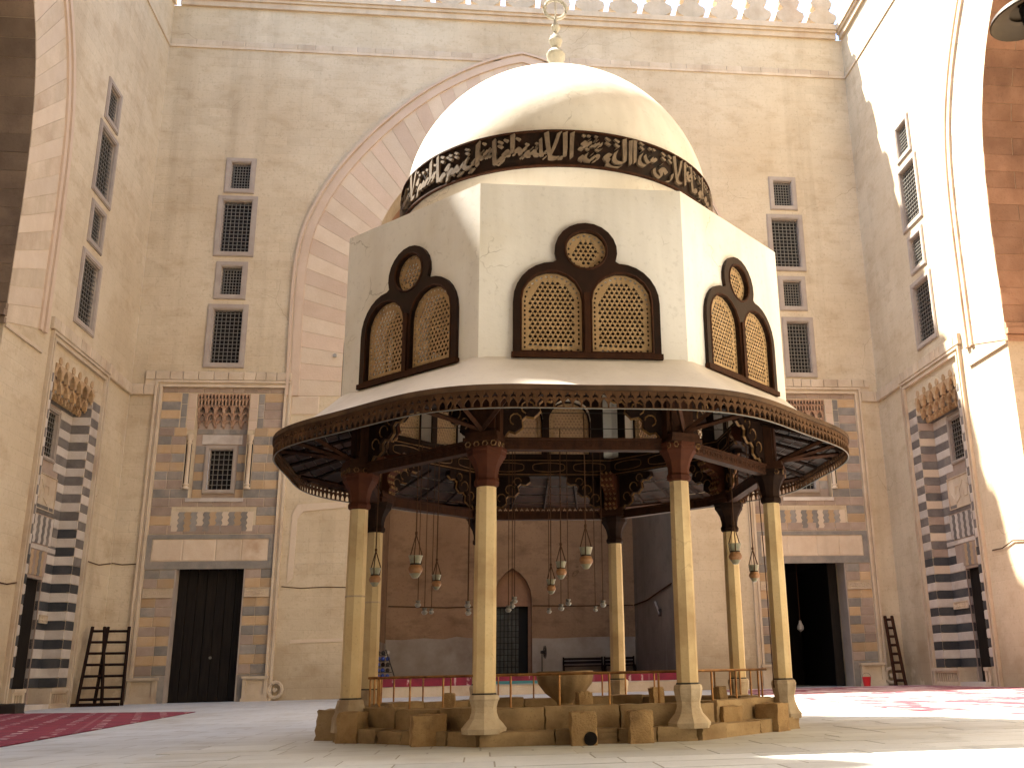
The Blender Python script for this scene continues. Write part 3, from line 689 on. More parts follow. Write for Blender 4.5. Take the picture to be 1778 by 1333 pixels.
# ---------------------------------------------------------------- the deep hall behind the arch
hall = thing('prayer_hall', 'deep umber plastered hall with a raised platform seen between the fountain columns', 'building', (CI, 50.5, 0))
YR = 57.8
FH = FRM((0, YR, 0), (1, 0, 0), (0, 0, 1), (0, -1, 0))
I2 = [(CI-7, 0)]+mir(ARC_I, CI)+[(CI+7, 0)]
b = MB(FH); dj = [(.62, 0), (.62, 4.9), (.68, 5.4), (.9, 5.95), (1.25, 6.35), (1.7, 6.68), (2.15, 6.35), (2.5, 5.95), (2.74, 5.4), (2.8, 4.9), (2.8, 0)]
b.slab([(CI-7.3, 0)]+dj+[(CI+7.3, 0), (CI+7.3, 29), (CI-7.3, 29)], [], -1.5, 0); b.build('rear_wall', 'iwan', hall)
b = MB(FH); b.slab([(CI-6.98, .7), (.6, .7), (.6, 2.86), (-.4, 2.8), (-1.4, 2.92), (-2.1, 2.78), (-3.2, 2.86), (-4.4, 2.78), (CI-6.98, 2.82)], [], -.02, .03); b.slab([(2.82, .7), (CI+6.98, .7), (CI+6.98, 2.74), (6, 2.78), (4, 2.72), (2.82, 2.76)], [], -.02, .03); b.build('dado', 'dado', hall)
vv = MB(FB); strip(vv, offset(mir(ARC_I, CI), .02), offset(mir(ARC_I, CI), 1.4), -(YR-YB)-.2, -1.305); vv.build('vault', 'vault', hall)
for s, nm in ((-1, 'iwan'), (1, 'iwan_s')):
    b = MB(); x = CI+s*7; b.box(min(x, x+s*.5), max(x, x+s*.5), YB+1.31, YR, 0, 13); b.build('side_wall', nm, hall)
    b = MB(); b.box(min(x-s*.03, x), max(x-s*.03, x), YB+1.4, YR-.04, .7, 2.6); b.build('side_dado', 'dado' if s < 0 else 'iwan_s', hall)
b = MB(); b.box(CI-7.29, CI+7.29, YB+.25, YR+.1, -.1, .74); b.build('platform', 'white', hall)
b = MB(); b.box(CI-6.98, CI+6.98, YB+.245, YB+.26, .0, .4); b.build('platform_riser', 'trim', hall)
b = MB(FH); b.slab([(.62, .7)]+[(x, y) for x, y in dj[1:-1]]+[(2.8, .7)], [rect(.8, 2.62, .72, 4.55)], -.75, -.6); b.build('niche_tympanum', 'vault', hall)
dm = Mat('blue_green_glass_door', .45); dm.color(dm.mix(dm.ramp(dm.noise(3, 6), .45, .7), (.004, .006, .0065, 1), (.016, .03, .034, 1))); MT['bluepane'] = dm.m
b = MB(FH); b.box(.8, 2.62, .74, 4.55, -1.12, -1.06); dor = b.build('glazed_door', 'bluepane', hall)
b = MB(FH)
for k in range(9): x = .82+1.78*k/8; b.box(x-.02, x+.02, .74, 4.5, -1.06, -1.0)
for k in range(12): z = .9+3.6*k/11; b.box(.82, 2.6, z-.015, z+.015, -1.05, -1.01)
b.box(2.1, 2.62, .74, 4.55, -1.0, -.94)
b.build('door_grille', 'black_iron', dor)
b = MB(FH); b.box(.3, 3.1, 0, 7, -1.7, -1.55); b.build('niche_light_stop', 'dark', hall)  # added unseen box keeps sky light out above the door
b = MB(FH); b.tube([(CI-6.9, 4.62, .03), (-2, 4.5, .03), (.6, 4.55, .03)], .03, 4); b.tube([(2.85, 4.55, .03), (5, 4.5, .03), (CI+6.9, 4.5, .03)], .03, 4); b.build('wall_cable', 'rope', hall)
FHR = FRM((CI+7, 0, 0), (0, 1, 0), (0, 0, 1), (-1, 0, 0))
b = MB(FHR); b.tube([(57.7, 4.5, .04), (53, 4.45, .04), (49, 4.6, .04), (46, 4.7, .04)], .04, 4); b.build('wall_cable', 'rope', hall)
# ================================================================ PART 3
# ---------------------------------------------------------------- the domed ablution fountain
CX, CY, TH = 1.246, 15.534, .011
AP = cos(pi/8)
fp = thing('fountain_pavilion', 'white domed octagonal fountain pavilion on eight marble columns with a dark timber eave', 'pavilion', (CX, CY, 0))
def ang(k): return TH+radians(202.5+45*k)
def P8(k, R, z): return Vector((CX+R*cos(ang(k)), CY+R*sin(ang(k)), z))
def FACE(k, R):
    """frame of face k (between corners k and k+1): u to the right seen from outside, v up, w outwards; origin on the face at circumradius R"""
    a = TH+radians(225+45*k); n = (cos(a), sin(a), 0)
    return FRM((CX+R*AP*n[0], CY+R*AP*n[1], 0), (-n[1], n[0], 0), (0, 0, 1), n)
SIDE = 2*sin(pi/8)
def octring(b, R, r, z0, z1):
    n = 8; vs = []
    for (q, z) in ((R, z0), (R, z1), (r, z1), (r, z0)): vs += [tuple(P8(k, q, z)) for k in range(8)]
    fs = [(m*8+k, m*8+(k+1) % 8, ((m+1) % 4)*8+(k+1) % 8, ((m+1) % 4)*8+k) for m in range(4) for k in range(8)]
    b.add(vs, fs)
def rough_block(name, w, d, h, parent, loc, hole=False, seed=0, rot=0., mat='block', top=1., amp=.011):
    rnd = random.Random(seed); n = 6; vs = []; fs = []
    idx = {}
    def vid(i, j, k):
        if (i, j, k) not in idx:
            t = k/n; sc = 1-(1-top)*t
            p = Vector(((i/n-.5)*w*sc, (j/n-.5)*d*sc, t*h)); c = Vector((0, 0, h/2)); m = sum(1 for q in (i, j, k) if q in (0, n))
            q = p+Vector((rnd.uniform(-1, 1), rnd.uniform(-1, 1), rnd.uniform(-1, 1) if k else 0))*amp
            if m >= 2 and k: q += (c-p)*(.05 if amp > .01 else .02)*rnd.uniform(.4, 1.5)
            idx[(i, j, k)] = len(vs); vs.append(q)
        return idx[(i, j, k)]
    for i in range(n):
        for j in range(n):
            fs += [(vid(i, j, n), vid(i+1, j, n), vid(i+1, j+1, n), vid(i, j+1, n)), (vid(i, 0, j), vid(i+1, 0, j), vid(i+1, 0, j+1), vid(i, 0, j+1)), (vid(i, n, j), vid(i, n, j+1), vid(i+1, n, j+1), vid(i+1, n, j)),
                   (vid(0, i, j), vid(0, i, j+1), vid(0, i+1, j+1), vid(0, i+1, j)), (vid(n, i, j), vid(n, i+1, j), vid(n, i+1, j+1), vid(n, i, j+1))]
    M = Matrix.Translation(loc) @ Matrix.Rotation(rot, 4, 'Z'); b = MB(M); b.add(vs, fs); o = b.build(name, mat, parent, True)
    return o
_ws = [100]
def worn(F, u0, u1, v0, v1, w0, w1, name):
    _ws[0] += 1; c = F @ Vector(((u0+u1)/2, v0, (w0+w1)/2)); ux = F.col[0]
    rough_block(name, u1-u0, w1-w0, v1-v0, fp, tuple(c), seed=_ws[0], rot=atan2(ux[1], ux[0]), mat='plinth', amp=.009)
# plinth of separate stones
b = MB(); octring(b, 3.38, 2.2, -.02, .15); octring(b, 3.06, 2.84, .1, .40); b.lathe([(2.9, .06), (2.9, .08)], 8, (CX, CY, 0), ang(0)); b.build('plinth_core', 'plinth', fp)
for k in range(8):
    F = FACE(k, 3.38); L = 3.38*SIDE/2; cuts = [-L, -L*.42+random.uniform(-.2, .2), L*.12+random.uniform(-.2, .2), L*.62, L]
    for a, e in zip(cuts, cuts[1:]): worn(F, a+.004, e-.004, .0, .165+random.uniform(-.012, .01), -.3, .07+random.uniform(-.02, .02), 'kerb_stone')
    F = FACE(k, 3.06); L = 3.06*SIDE/2; cuts = [-L, -L*.35+random.uniform(-.2, .2), L*.4+random.uniform(-.2, .2), L]
    for a, e in zip(cuts, cuts[1:]): worn(F, a+.003, e-.003, .15, .415+random.uniform(-.015, .015), -.24, .06+random.uniform(-.02, .02), 'rim_stone')
# columns
ZT = [3.095, 3.10, 3.175, 3.18, 3.10, 3.13, 3.12, 3.11]; ZN = [.53, .58, .645, .655, .66, .68, .64, .62]
RC = 3.243
for k in range(8):
    c = P8(k, RC, 0); rot = ang(k)+pi/8; zn, zt = ZN[k], ZT[k]
    b = MB(); b.lathe([(.132, zn-.01), (.135, zn+.03), (.136, zn+.9), (.13, zt-.5), (.124, zt)], 8, tuple(c), rot)
    col = b.build('column', 'marble', fp)
    if k in (0, 7): bb = MB(); z = zn+1.35; bb.lathe([(.137, z-.012), (.141, z), (.137, z+.012)], 8, tuple(c), rot); bb.build('column_joint', 'pedestal', col)
    b = MB(); fl = .25 if k in (1, 2) else .22
    prof = [(fl+.01, .14), (fl+.02, .2), (fl-.02, .25), (.175, .31), (.15, .38), (.148, .44), (.168, .51), (.182, zn-.05), (.172, zn-.01), (.15, zn)]
    if k in (0,): prof = [(.24, .12), (.23, .3), (.2, .36), (.19, .44), (.18, zn-.06), (.17, zn-.01), (.15, zn)]
    b.lathe(prof, 8, tuple(c), rot); b.build('pedestal', 'pedestal', col)
    b = MB(); b.lathe([(.143, zn-.015), (.149, zn+.005), (.141, zn+.02)], 8, tuple(c), rot); b.build('iron_band', 'darkiron', col)
    # timber capital
    b = MB(); b.lathe([(.13, zt-.02), (.155, zt), (.16, zt+.05), (.138, zt+.085), (.142, zt+.15), (.165, zt+.24), (.215, zt+.33), (.245, zt+.37), (.25, zt+.42), (.262, zt+.43), (.262, zt+.47)], 8, tuple(c), rot)
    cp = b.build('capital', 'wood_red', fp)
    if k in (4, 5, 6, 7, 3): cp.data.materials[0] = MT['wood']
    Fk = FRM(tuple(c), (-sin(ang(k)), cos(ang(k)), 0), (0, 0, 1), (cos(ang(k)), sin(ang(k)), 0))
    b = MB(Fk); b.box(-.215, .215, zt+.46, 3.76, -.215, .215); b.slab(rect(-.235, .235, 3.64, 3.69), [], -.235, .235); b.build('impost_block', 'wood_mid', fp)
    g = MB(Fk)
    for q in range(4): g.tube([(-.17+.115*q+.035*cos(t), 3.6+.035*sin(t), .22) for t in [i*pi/3 for i in range(6)]], .009, 4, True)
    for s in (-1, 1):
        for q in range(3): g.tube([(s*.22, 3.6+.035*sin(t), -.13+.13*q+.035*cos(t)) for t in [i*pi/3 for i in range(6)]], .009, 4, True)
    g.build('gilt_rosettes', 'gold', fp)['kind'] = 'stuff'
    b = MB(Fk); b.box(-.15, .15, 3.76, 4.5, -.15, .12); b.slab([(-.19, 3.76), (-.15, 3.95), (-.15, 3.76)], [], -.1, .1); b.box(-.21, -.16, 3.74, 4.4, -.03, .09); b.box(.16, .21, 3.74, 4.4, -.03, .09); b.build('corner_post', 'wood_mid', fp)
    # struts and rafters out to the eave
    b = MB()
    for da, z0, zr in ((0, 3.78, 4.02), (.16, 3.8, 4.0), (-.16, 3.8, 4.0)):
        a = ang(k); o = Vector((cos(a+da), sin(a+da), 0)); b.tube([c+Vector((cos(a), sin(a), 0))*.16+Vector((0, 0, z0)), Vector((CX, CY, zr-.02))+o*4.32], .035, 4)
    b.build('eave_strut', 'wood_mid', fp)
# tie beams, ring beam
for k in range(8):
    F = FACE(k, RC); L = RC*SIDE/2-.22
    b = MB(F); b.box(-L, L, 3.56, 3.70, -.07, .07); b.box(-L, L, 3.69, 3.715, -.09, .09); tb = b.build('tie_beam', 'wood_mid', fp)
    g = MB(F); n = 16
    for q in range(n):
        x = -L+2*L*(q+.5)/n; g.tube([(x+.05*cos(t), 3.63+.035*sin(t), .072) for t in [i*pi/3 for i in range(6)]], .006, 4, True)
    g.build('beam_carving', 'wood_mid', tb)['kind'] = 'stuff'
    b = MB(F); L2 = RC*SIDE/2+.04; b.box(-L2, L2, 4.36, 4.70, -.16, .12); rb = b.build('ring_beam', 'wood', fp)
    g = MB(F)
    for z in (4.39, 4.66): g.box(-L2+.1, L2-.1, z-.008, z+.008, -.168, -.16)
    for q in range(3):
        x = (-1+q)*L2*.6; g.tube([(x+.3*max(-1, min(1, 1.25*cos(t))), 4.525+.085*sin(t), -.166) for t in [i*pi/8 for i in range(16)]], .008, 4, True)
    g.build('gilt_lines', 'gold', rb)['kind'] = 'stuff'
    # scrolled brackets in both corners of the bay
    for s in (-1, 1):
        e = RC*SIDE/2-.16
        prof = [(0, 4.36), (.72, 4.36), (.74, 4.28), (.66, 4.22), (.56, 4.24), (.5, 4.18), (.52, 4.08), (.44, 4.0), (.34, 4.02), (.28, 3.96), (.29, 3.86), (.2, 3.8), (.12, 3.82), (.06, 3.74), (0, 3.74)]
        b = MB(F); b.slab([(s*(e-x), z) for x, z in prof], [], -.07, .05); br = b.build('scroll_bracket', 'wood', fp)
        g = MB(F)
        for cxx, czz, rr in ((.5, 4.27, .07), (.36, 4.12, .085), (.2, 3.96, .075)):
            for w in (-.075, .055): g.tube([(s*(e-cxx-rr*cos(t)), czz+rr*sin(t), w) for t in [i*pi/5 for i in range(8)]], .011, 4)
        g.tube([(s*(e-x), z-.006, -.01) for x, z in prof[2:-1]], .022, 4)
        g.build('gilt_scroll', 'gold', br)['kind'] = 'stuff'
    # carved console on the inner side of each post
for k in range(8):
    a = ang(k); Fk = FRM(tuple(P8(k, RC, 0)), (-cos(a), -sin(a), 0), (0, 0, 1), (-sin(a), cos(a), 0))
    prof = [(.12, 3.72), (.26, 3.74), (.3, 3.82), (.24, 3.92), (.24, 4.02), (.34, 4.1), (.46, 4.14), (.52, 4.24), (.5, 4.36), (.12, 4.36)]
    b = MB(Fk); b.slab(prof, [], -.12, .12); cn = b.build('console', 'wood_red', fp)
    g = MB(Fk)
    for (x, z) in prof[1:-1]:
        for w in (-.08, 0, .08): g.tube([(x+.01, z-.02, w-.012), (x+.015, z+.02, w+.012)], .022, 5)
    g.build('gilt_carving', 'gold', cn)['kind'] = 'stuff'
# drum
ZD0, ZD1, RD = 4.70, 7.165, 3.578
LD = RD*SIDE/2
def arch2(c, hw, z0, zs, n=9, hgt=None):
    h = hgt or hw
    return [(c-hw, z0)]+[(c-hw*cos(pi*i/n), zs+h*sin(pi*i/n)) for i in range(n+1)]+[(c+hw, z0)]
def circ(c, z, r, n=20): return [(c+r*cos(2*pi*i/n), z+r*sin(2*pi*i/n)) for i in range(n)]
UL, UR, ZS = -.42, .50, 5.50
frame_out = [(-.93, 4.73)]+[(-.93+.53*(1-cos(pi/2*i/7)), 5.47+.56*sin(pi/2*i/7)) for i in range(8)]+[(.04+.42*cos(t), 6.2+.41*sin(t)) for t in [radians(200-220*i/14) for i in range(15)]]+[(1.01-.53*(1-cos(pi/2*i/7)), 5.47+.56*sin(pi/2*i/7)) for i in reversed(range(8))]+[(1.01, 4.73)]
op = [arch2(UL, .395, 4.79, ZS), arch2(UR, .395, 4.79, ZS), circ(.04, 6.22, .27)]
for k in range(8):
    b = MB(FACE(k, RD)); b.slab(rect(-LD, LD, ZD0, ZD1), [arch2(UL, .43, 4.76, ZS), arch2(UR, .43, 4.76, ZS), circ(.04, 6.22, .3)], -.34, 0); b.build('drum_wall', 'plaster', fp)
    b = MB(FACE(k, RD)); b.slab(rect(-1.06, 1.06, 4.72, 6.95), [arch2(UL, .40, 4.80, ZS), arch2(UR, .40, 4.80, ZS), circ(.04, 6.22, .27)], -.375, -.345); b.build('inner_panel', 'frame_wood', fp)
b = MB(); b.lathe([(RD-.01, ZD1-.002), (2.5, ZD1+.02)], 8, (CX, CY, 0), ang(0), cap=False); b.build('drum_roof', 'plaster', fp)
b = MB(); b.lathe([(3.2, 6.98), (.02, 6.99)], 8, (CX, CY, 0), ang(0), cap=False); b.build('added_dark_ceiling', 'wood', fp)  # added ceiling, keeps the view through the lattice holes dark

def lattice_mesh(outer, inner, name):
    """pierced plaster-and-wood star lattice: border of small lozenges round a field of star and hexagon holes"""
    holes = []
    from mathutils.geometry import intersect_point_quad_2d
    def inside(P, x, y):
        c = False; n = len(P)
        for i in range(n):
            x0, y0 = P[i]; x1, y1 = P[(i+1) % n]
            if (y0 > y) != (y1 > y) and x < (x1-x0)*(y-y0)/(y1-y0)+x0: c = not c
        return c
    s = .066; xs = [p[0] for p in inner]; ys = [p[1] for p in inner]; j = 0; y = min(ys)+s*.5
    while y < max(ys):
        x = min(xs)+s*.5+(s/2 if j % 2 else 0)
        while x < max(xs):
            r = s*.41
            hx = [(x+r*(1.0 if i % 2 else .72)*cos(pi*i/6+.26), y+r*(1.0 if i % 2 else .72)*sin(pi*i/6+.26)) for i in range(12)]
            if all(inside(inner, *p) for p in hx): holes.append(hx)
            for sy in (1, -1):
                cx_, cy_ = x, y+sy*s*.577; t = [(cx_+.22*s*cos(radians(90*sy+120*i)), cy_+.22*s*sin(radians(90*sy+120*i))) for i in range(3)]
                if sy == 1 and all(inside(inner, *p) for p in t): holes.append(t)
            x += s
        y += s*.866; j += 1
    pts = resample(inner+[inner[0]], int(sum(hypot(a[0]-c[0], a[1]-c[1]) for a, c in zip(inner, inner[1:]+inner[:1]))/.062))[:-1]
    off = offset(pts+[pts[0]], .038)[:-1]; off2 = offset(pts+[pts[0]], -.038)[:-1]
    o_ = off if not inside(inner, *off[len(off)//3]) else off2
    for i, (x, y) in enumerate(o_):
        a = atan2(o_[(i+1) % len(o_)][1]-y, o_[(i+1) % len(o_)][0]-x); q = .019
        h = [(x+q*1.15*cos(a+pi/2*m) if m % 2 == 0 else x+q*.9*cos(a+pi/2*m), y+(q*1.15 if m % 2 == 0 else q*.9)*sin(a+pi/2*m)) for m in range(4)]
        if all(inside(outer, *p) for p in h): holes.append(h)
    b = MB(); b.slab(outer, holes, -.012, 0); return b.mesh(name, 'lattice')
la = lattice_mesh(arch2(0, .40, 4.785, ZS), arch2(0, .315, 4.865, ZS), 'lattice')
lr = lattice_mesh(circ(0, 0, .275, 24), circ(0, 0, .195, 20), 'lattice')
fo = MB(); fo.slab(frame_out, op, -.05, .055); fm = fo.mesh('window', 'frame_wood')
ri = MB()
for c in (UL, UR): ri.tube([(x, z, .05) for x, z in arch2(c, .405, 4.785, ZS)], .018, 5, True)
ri.tube([(x, z, .05) for x, z in circ(.04, 6.22, .28)], .02, 5, True)
ri.box(-.95, 1.03, 4.70, 4.77, 0, .08); ri.box(.0, .075, 4.77, 5.6, .05, .09)
rm = ri.mesh('window_bead', 'wood_mid')
for k in range(8):
    F = FACE(k, RD); w = link_mesh('window', fm, fp, F @ Matrix.Translation((0, 0, .001)))
    link_mesh('window_bead', rm, w, F)
    link_mesh('lattice', la, w, F @ Matrix.Translation((UL, 0, -.02))); link_mesh('lattice', la, w, F @ Matrix.Translation((UR, 0, -.02)))
    link_mesh('lattice', lr, w, F @ Matrix.Translation((.04, 6.22, -.02)))
# dome
DZ, DR = 8.22, 2.58
b = MB(); b.lathe([(2.63, ZD1-.05), (2.59, 7.5), (2.58, 7.85), (2.58, 8.21)]+[(DR*cos(t), DZ+DR*sin(t)*1.0) for t in [radians(4+84*i/26) for i in range(27)]]+[(.02, DZ+DR)], 96, (CX-.04, CY, 0), 0, cap=False)
dome = b.build('dome', 'dome', fp, True)
BZ0, BZ1, BR = 7.855, 8.44, 2.6
b = MB(); b.lathe([(BR-.05, BZ0), (BR, BZ0), (BR+.005, BZ1), (BR-.05, BZ1)], 96, (CX-.04, CY, 0), cap=False); band = b.build('inscription_band', 'band', fp, True)
b = MB()
for z in (BZ0+.012, BZ1-.012): b.lathe([(BR, z-.016), (BR+.035, z-.012), (BR+.035, z+.012), (BR, z+.016)], 96, (CX-.04, CY, 0), cap=False)
b.build('band_border', 'wood_mid', band, True)
# -- inscription: broad-nib strokes, letters given as polylines (x runs leftwards, height 0..1)
def bowl(x, w, d=-.22): return [(x, .16), (x+.03, -.06), (x+w*.5, d), (x+w-.04, -.08), (x+w, .2)]
def loop(x, y, r): return [(x+r*cos(t), y+r*sin(t)) for t in [radians(270-60*i) for i in range(7)]]
D1 = lambda x, y: [(x, y), (x+.035, y-.05)]
GL = {
 'ا': ([[(0.02, 1.02), (.05, .5), (.06, 0.02)]], .2), 'I': ([[(0, 0), (.06, .02), (.08, 1.0)]], .17),
 'l': ([[(.04, 1.02), (.05, .08), (.12, 0), (.24, 0)]], .22), 'L': ([[(.04, 1.0), (.05, 0), (.1, -.14), (.25, -.2), (.38, -.06), (.4, .14)]], .5),
 'X': ([[(0, 1.0), (.16, .42), (.34, .02), (.2, -.03), (.06, .0)], [(.4, 1.02), (.36, .5), (.3, .04)]], .52),
 'b': ([[(.02, .26), (.04, .02), (.2, 0)], D1(.08, -.16)], .2), 'n': ([[(.02, .26), (.04, .02), (.2, 0)], D1(.06, .42)], .2),
 'y': ([[(.02, .26), (.04, .02), (.2, 0)], D1(.04, -.16), D1(.13, -.16)], .2), 't': ([[(.02, .26), (.04, .02), (.2, 0)], D1(.02, .42), D1(.11, .42)], .2),
 'N': ([bowl(0, .42), D1(.18, .2)], .5), 'Y': ([[(.02, .2), (.16, .26), (.2, .12), (.06, .02), (.16, -.12), (.05, -.24), (-.2, -.22), (-.34, -.1)]], .3),
 'B': ([[(0, .2), (.03, 0), (.2, -.05), (.42, 0), (.48, .2)], D1(.24, -.2)], .56),
 's': ([[(0, .24), (.02, .04), (.09, .04), (.1, .2), (.11, .04), (.19, .04), (.2, .2), (.22, 0), (.42, 0)]], .42),
 'S': ([[(0, .24), (.02, .04), (.09, .04), (.1, .2), (.11, .04), (.19, .04), (.2, .2), (.22, 0), (.42, 0)], D1(.06, .42), D1(.15, .42), D1(.1, .54)], .42),
 'e': ([[(.2, .34), (.06, .36), (.02, .22), (.1, .1), (.28, .0)]], .3), 'a': ([[(-.02, 0), (.06, .2), (.18, .24), (.12, .06), (.26, 0)]], .26),
 'A': ([[(-.02, .1), (.08, .24), (.2, .22), (.08, .06), (.02, -.1), (.16, -.26), (.36, -.18)]], .44),
 'f': ([loop(.1, .14, .1)+[(.1, 0), (.3, 0)], D1(.08, .42)], .28), 'q': ([loop(.1, .14, .1)+[(.1, 0), (.3, 0)], D1(.03, .42), D1(.12, .42)], .28),
 'w': ([loop(.1, .16, .11)+[(.0, .05), (.1, -.14), (.26, -.24)]], .32), 'r': ([[(0, .2), (.04, .0), (.14, -.16), (.3, -.22)]], .28),
 'd': ([[(.12, .42), (.22, .14), (.16, .0), (-.02, .0)]], .3), 'D': ([[(.12, .42), (.22, .14), (.16, .0), (-.02, .0)], D1(.08, .58)], .3),
 'm': ([loop(.1, .06, .1)+[(.22, 0)]], .24), 'M': ([loop(.1, .08, .1)+[(.22, -.02), (.24, -.3)]], .34),
 'h': ([[(0, 0), (.1, .26), (.2, .1), (.08, .02), (.2, -.12), (.1, -.02), (.3, 0)]], .28), 'H': ([loop(.12, .12, .13)], .32), 'G': ([[(0, 0), (.1, .28), (.2, .1), (.06, .02)]], .3),
 'k': ([[(.0, 1.0), (.28, .72), (.12, .34), (.2, .04), (.4, 0)]], .38), 'x': ([[(.0, .3), (.3, .3), (.08, .08), (.3, 0)], D1(.14, .48)], .32), 'z': ([[(.0, .3), (.3, .3), (.08, .08), (.3, 0)]], .32),
 'Z': ([[(0, 0), (.12, .26), (.3, .2), (.22, .0), (-.02, .0)], [(.1, .9), (.11, .2)]], .36), 'o': ([[(0, 0), (.14, .26), (.3, .2), (.2, .0), (.42, 0)], D1(.18, .42)], .42), 'O': ([[(0, .1), (.14, .26), (.3, .2), (.2, .0), (.3, -.2), (.5, -.1), (.52, .12)], D1(.18, .42)], .6),
}
# words in reading order; the first list runs left from the middle of the front, the second continues right of it (earlier words)
LEFTW = [('ySfA', .42, .55, -.05), ('enDG'.replace('D', 'd'), -.02, .6, .75), ('اlX', 0, 1, 0), ('bIDnG', .1, .62, 0), ('yalM', .2, .8, 0), ('mI', 0, .9, 0), ('bynN'.replace('nN', 'N'), .35, .6, 0), ('اydYhM'.replace('Y', 'y'), .05, .85, 0),
         ('w', .2, .7, 0), ('mI', 0, 1, 0), ('xlfhM', .1, .8, 0), ('w', .3, .7, 0), ('X', 0, 1, 0), ('yzyZwN', .1, .66, 0), ('bSY', .3, .6, 0), ('mN', .3, .6, 0), ('elmG', .05, .8, 0), ('اX', 0, 1, 0), ('bmI', .1, .9, 0), ('SIا', 0, 1, 0), ('wsA', .3, .6, 0), ('krsyG', .05, .9, 0), ('اlsmwاt', .05, .9, 0), ('w', .3, .6, 0), ('اXr', 0, 1, 0)]
RIGHTW = [('اlDY', 0, 1, 0), ('Dا', .1, 1, 0), ('mN', .35, .65, 0), ('اXroO'.replace('oO', 'O'), 0, 1, 0), ('fY', .4, .6, -.5), ('w mI', 0, .95, 0), ('اlsmwاt', 0, .95, 0), ('fY', .4, .6, -.4), ('mI', 0, 1, 0), ('lG', .05, .95, 0), ('nwM', .3, .7, 0), ('wX', .05, 1, 0), ('snG', .35, .6, 0), ('tاxDG', .05, .9, 0), ('X', 0, 1, 0), ('اlqywM', 0, .9, 0), ('اlzY', 0, .9, 0), ('hw', .3, .7, 0), ('اX', 0, 1, 0), ('اlG', 0, .9, 0), ('X', 0, 1, 0), ('اllG', 0, 1, 0)]
CW = MB()
def word_width(w): return sum(GL[c][1] if c in GL else .08 for c in w)
HB = .50; KX = .47
def _st(st, s0, dy, sc, k=1.):
    pts = [(s0+KX*sc*px, BZ0+.125+HB*(dy+sc*py*.84)) for px, py in st]
    if len(pts) > 2: pts = smooth_poly(pts, 1)
    nib = .036*(.72+.35*sc)*k; A = []; B = []
    for i, p in enumerate(pts):
        t = i/(len(pts)-1); ww = nib*(1.15-.35*t); A.append((p[0]-ww*.8, p[1]+ww*.75)); B.append((p[0]+ww*.8, p[1]-ww*.75))
    n = len(pts); vs = []
    for rr, Pn in ((BR+.045, A), (BR+.045, B), (BR, A), (BR, B)):
        for (sx, z) in Pn:
            a = TH-pi/2 - sx/BR; z = min(BZ1-.03, max(BZ0+.03, z)); vs.append((CX-.04+rr*cos(a), CY+rr*sin(a), z))
    fs = []
    for i in range(n-1): fs += [(i, i+1, n+i+1, n+i), (2*n+i, 2*n+i+1, i+1, i), (n+i, n+i+1, 3*n+i+1, 3*n+i)]
    fs += [(0, n, 3*n, 2*n), (n-1, 3*n-1, 4*n-1, 2*n-1)]
    CW.add(vs, fs)
def put(w, s0, dy, sc):
    """s0: arc length left of the front centre where the word's right end stands"""
    x = 0
    for c in w:
        if c == ' ': x += .08; continue
        for st in GL[c][0]: _st(st, s0+KX*sc*x, dy, sc)
        if c not in 'اIlLXkZ' and GL[c][1] > .22:      # vowel strokes above and below the letter
            for yy in (.62, .8) if sc > .8 else (.66,):
                _st([(.02, yy), (.16, yy+.1)], s0+KX*sc*x, dy, sc, .5)
        x += GL[c][1]
s = -.42; prev = None
for i, (w, dy, sc, sh) in enumerate(LEFTW):
    W_ = word_width(w)*KX*sc
    if i == 1: put(w, -.38, -.06, .62); s = max(s, -.38+word_width(w)*KX*.62)+.05; continue
    put(w, s, dy, sc); s += W_*.86+.01
s = -.47
for i, (w, dy, sc, sh) in enumerate(RIGHTW):
    W_ = word_width(w)*KX*sc; s -= W_*.88+.01; put(w, s, dy, sc)
CW.build('inscription', 'script', band)
# finial
b = MB(); cz = (CX-.04, CY, 0)
b.lathe([(.3, 10.8), (.26, 10.9), (.12, 11.0), (.09, 11.2), (.11, 11.34), (.165, 11.42), (.17, 11.5), (.12, 11.58), (.05, 11.62), (.045, 11.66), (.1, 11.71), (.125, 11.78), (.1, 11.86), (.045, 11.92), (.035, 11.98), (.07, 12.02), (.085, 12.07), (.06, 12.13), (.03, 12.18), (.028, 12.3)], 20, cz)
b.tube([(cz[0]+.2*cos(t), CY+.03, 12.48+.2*sin(t)) for t in [2*pi*i/24 for i in range(24)]], .033, 6, True); b.tube([(cz[0], CY, 12.26), (cz[0], CY, 12.66)], .012, 4)
b.build('finial', 'finial', fp, True)
# canopy roof, fascia, soffit
EA = 4.25
def er(a): return 1+.041*(1-cos(8*(a-TH)))/2          # softened octagon, faces at multiples of 45 degrees
NA = 160
def erf(a, z): return er(a)
def octr(a):      # true octagon circumradius RD seen in direction a
    d = (a-TH+pi/8) % (pi/4)-pi/8; return RD*AP/cos(d)
vs = []; fs = []
prof = [(0, 4.74), (.25, 4.52), (.55, 4.30), (.85, 4.13), (1, 4.075)]
for (t, z) in prof:
    for i in range(NA):
        a = 2*pi*i/NA; r = (octr(a)-.02)*(1-t)+EA*er(a)*t; sag = .012*sin(a*11+t*5)*t; vs.append((CX+r*cos(a), CY+r*sin(a), z+sag))
for j in range(len(prof)-1):
    for i in range(NA): fs.append((j*NA+i, j*NA+(i+1) % NA, (j+1)*NA+(i+1) % NA, (j+1)*NA+i))
b = MB(); b.add(vs, fs); cnp = b.build('canopy', 'canopy', fp, True)
b = MB(); b.lathe([(EA+.012, 4.085), (EA+.03, 4.075), (EA+.03, 4.015), (EA-.03, 4.01), (EA-.05, 4.06)], NA, (CX, CY, 0), 0, erf, cap=False); b.build('fascia', 'wood_fascia', fp)
vs = []; b = MB()
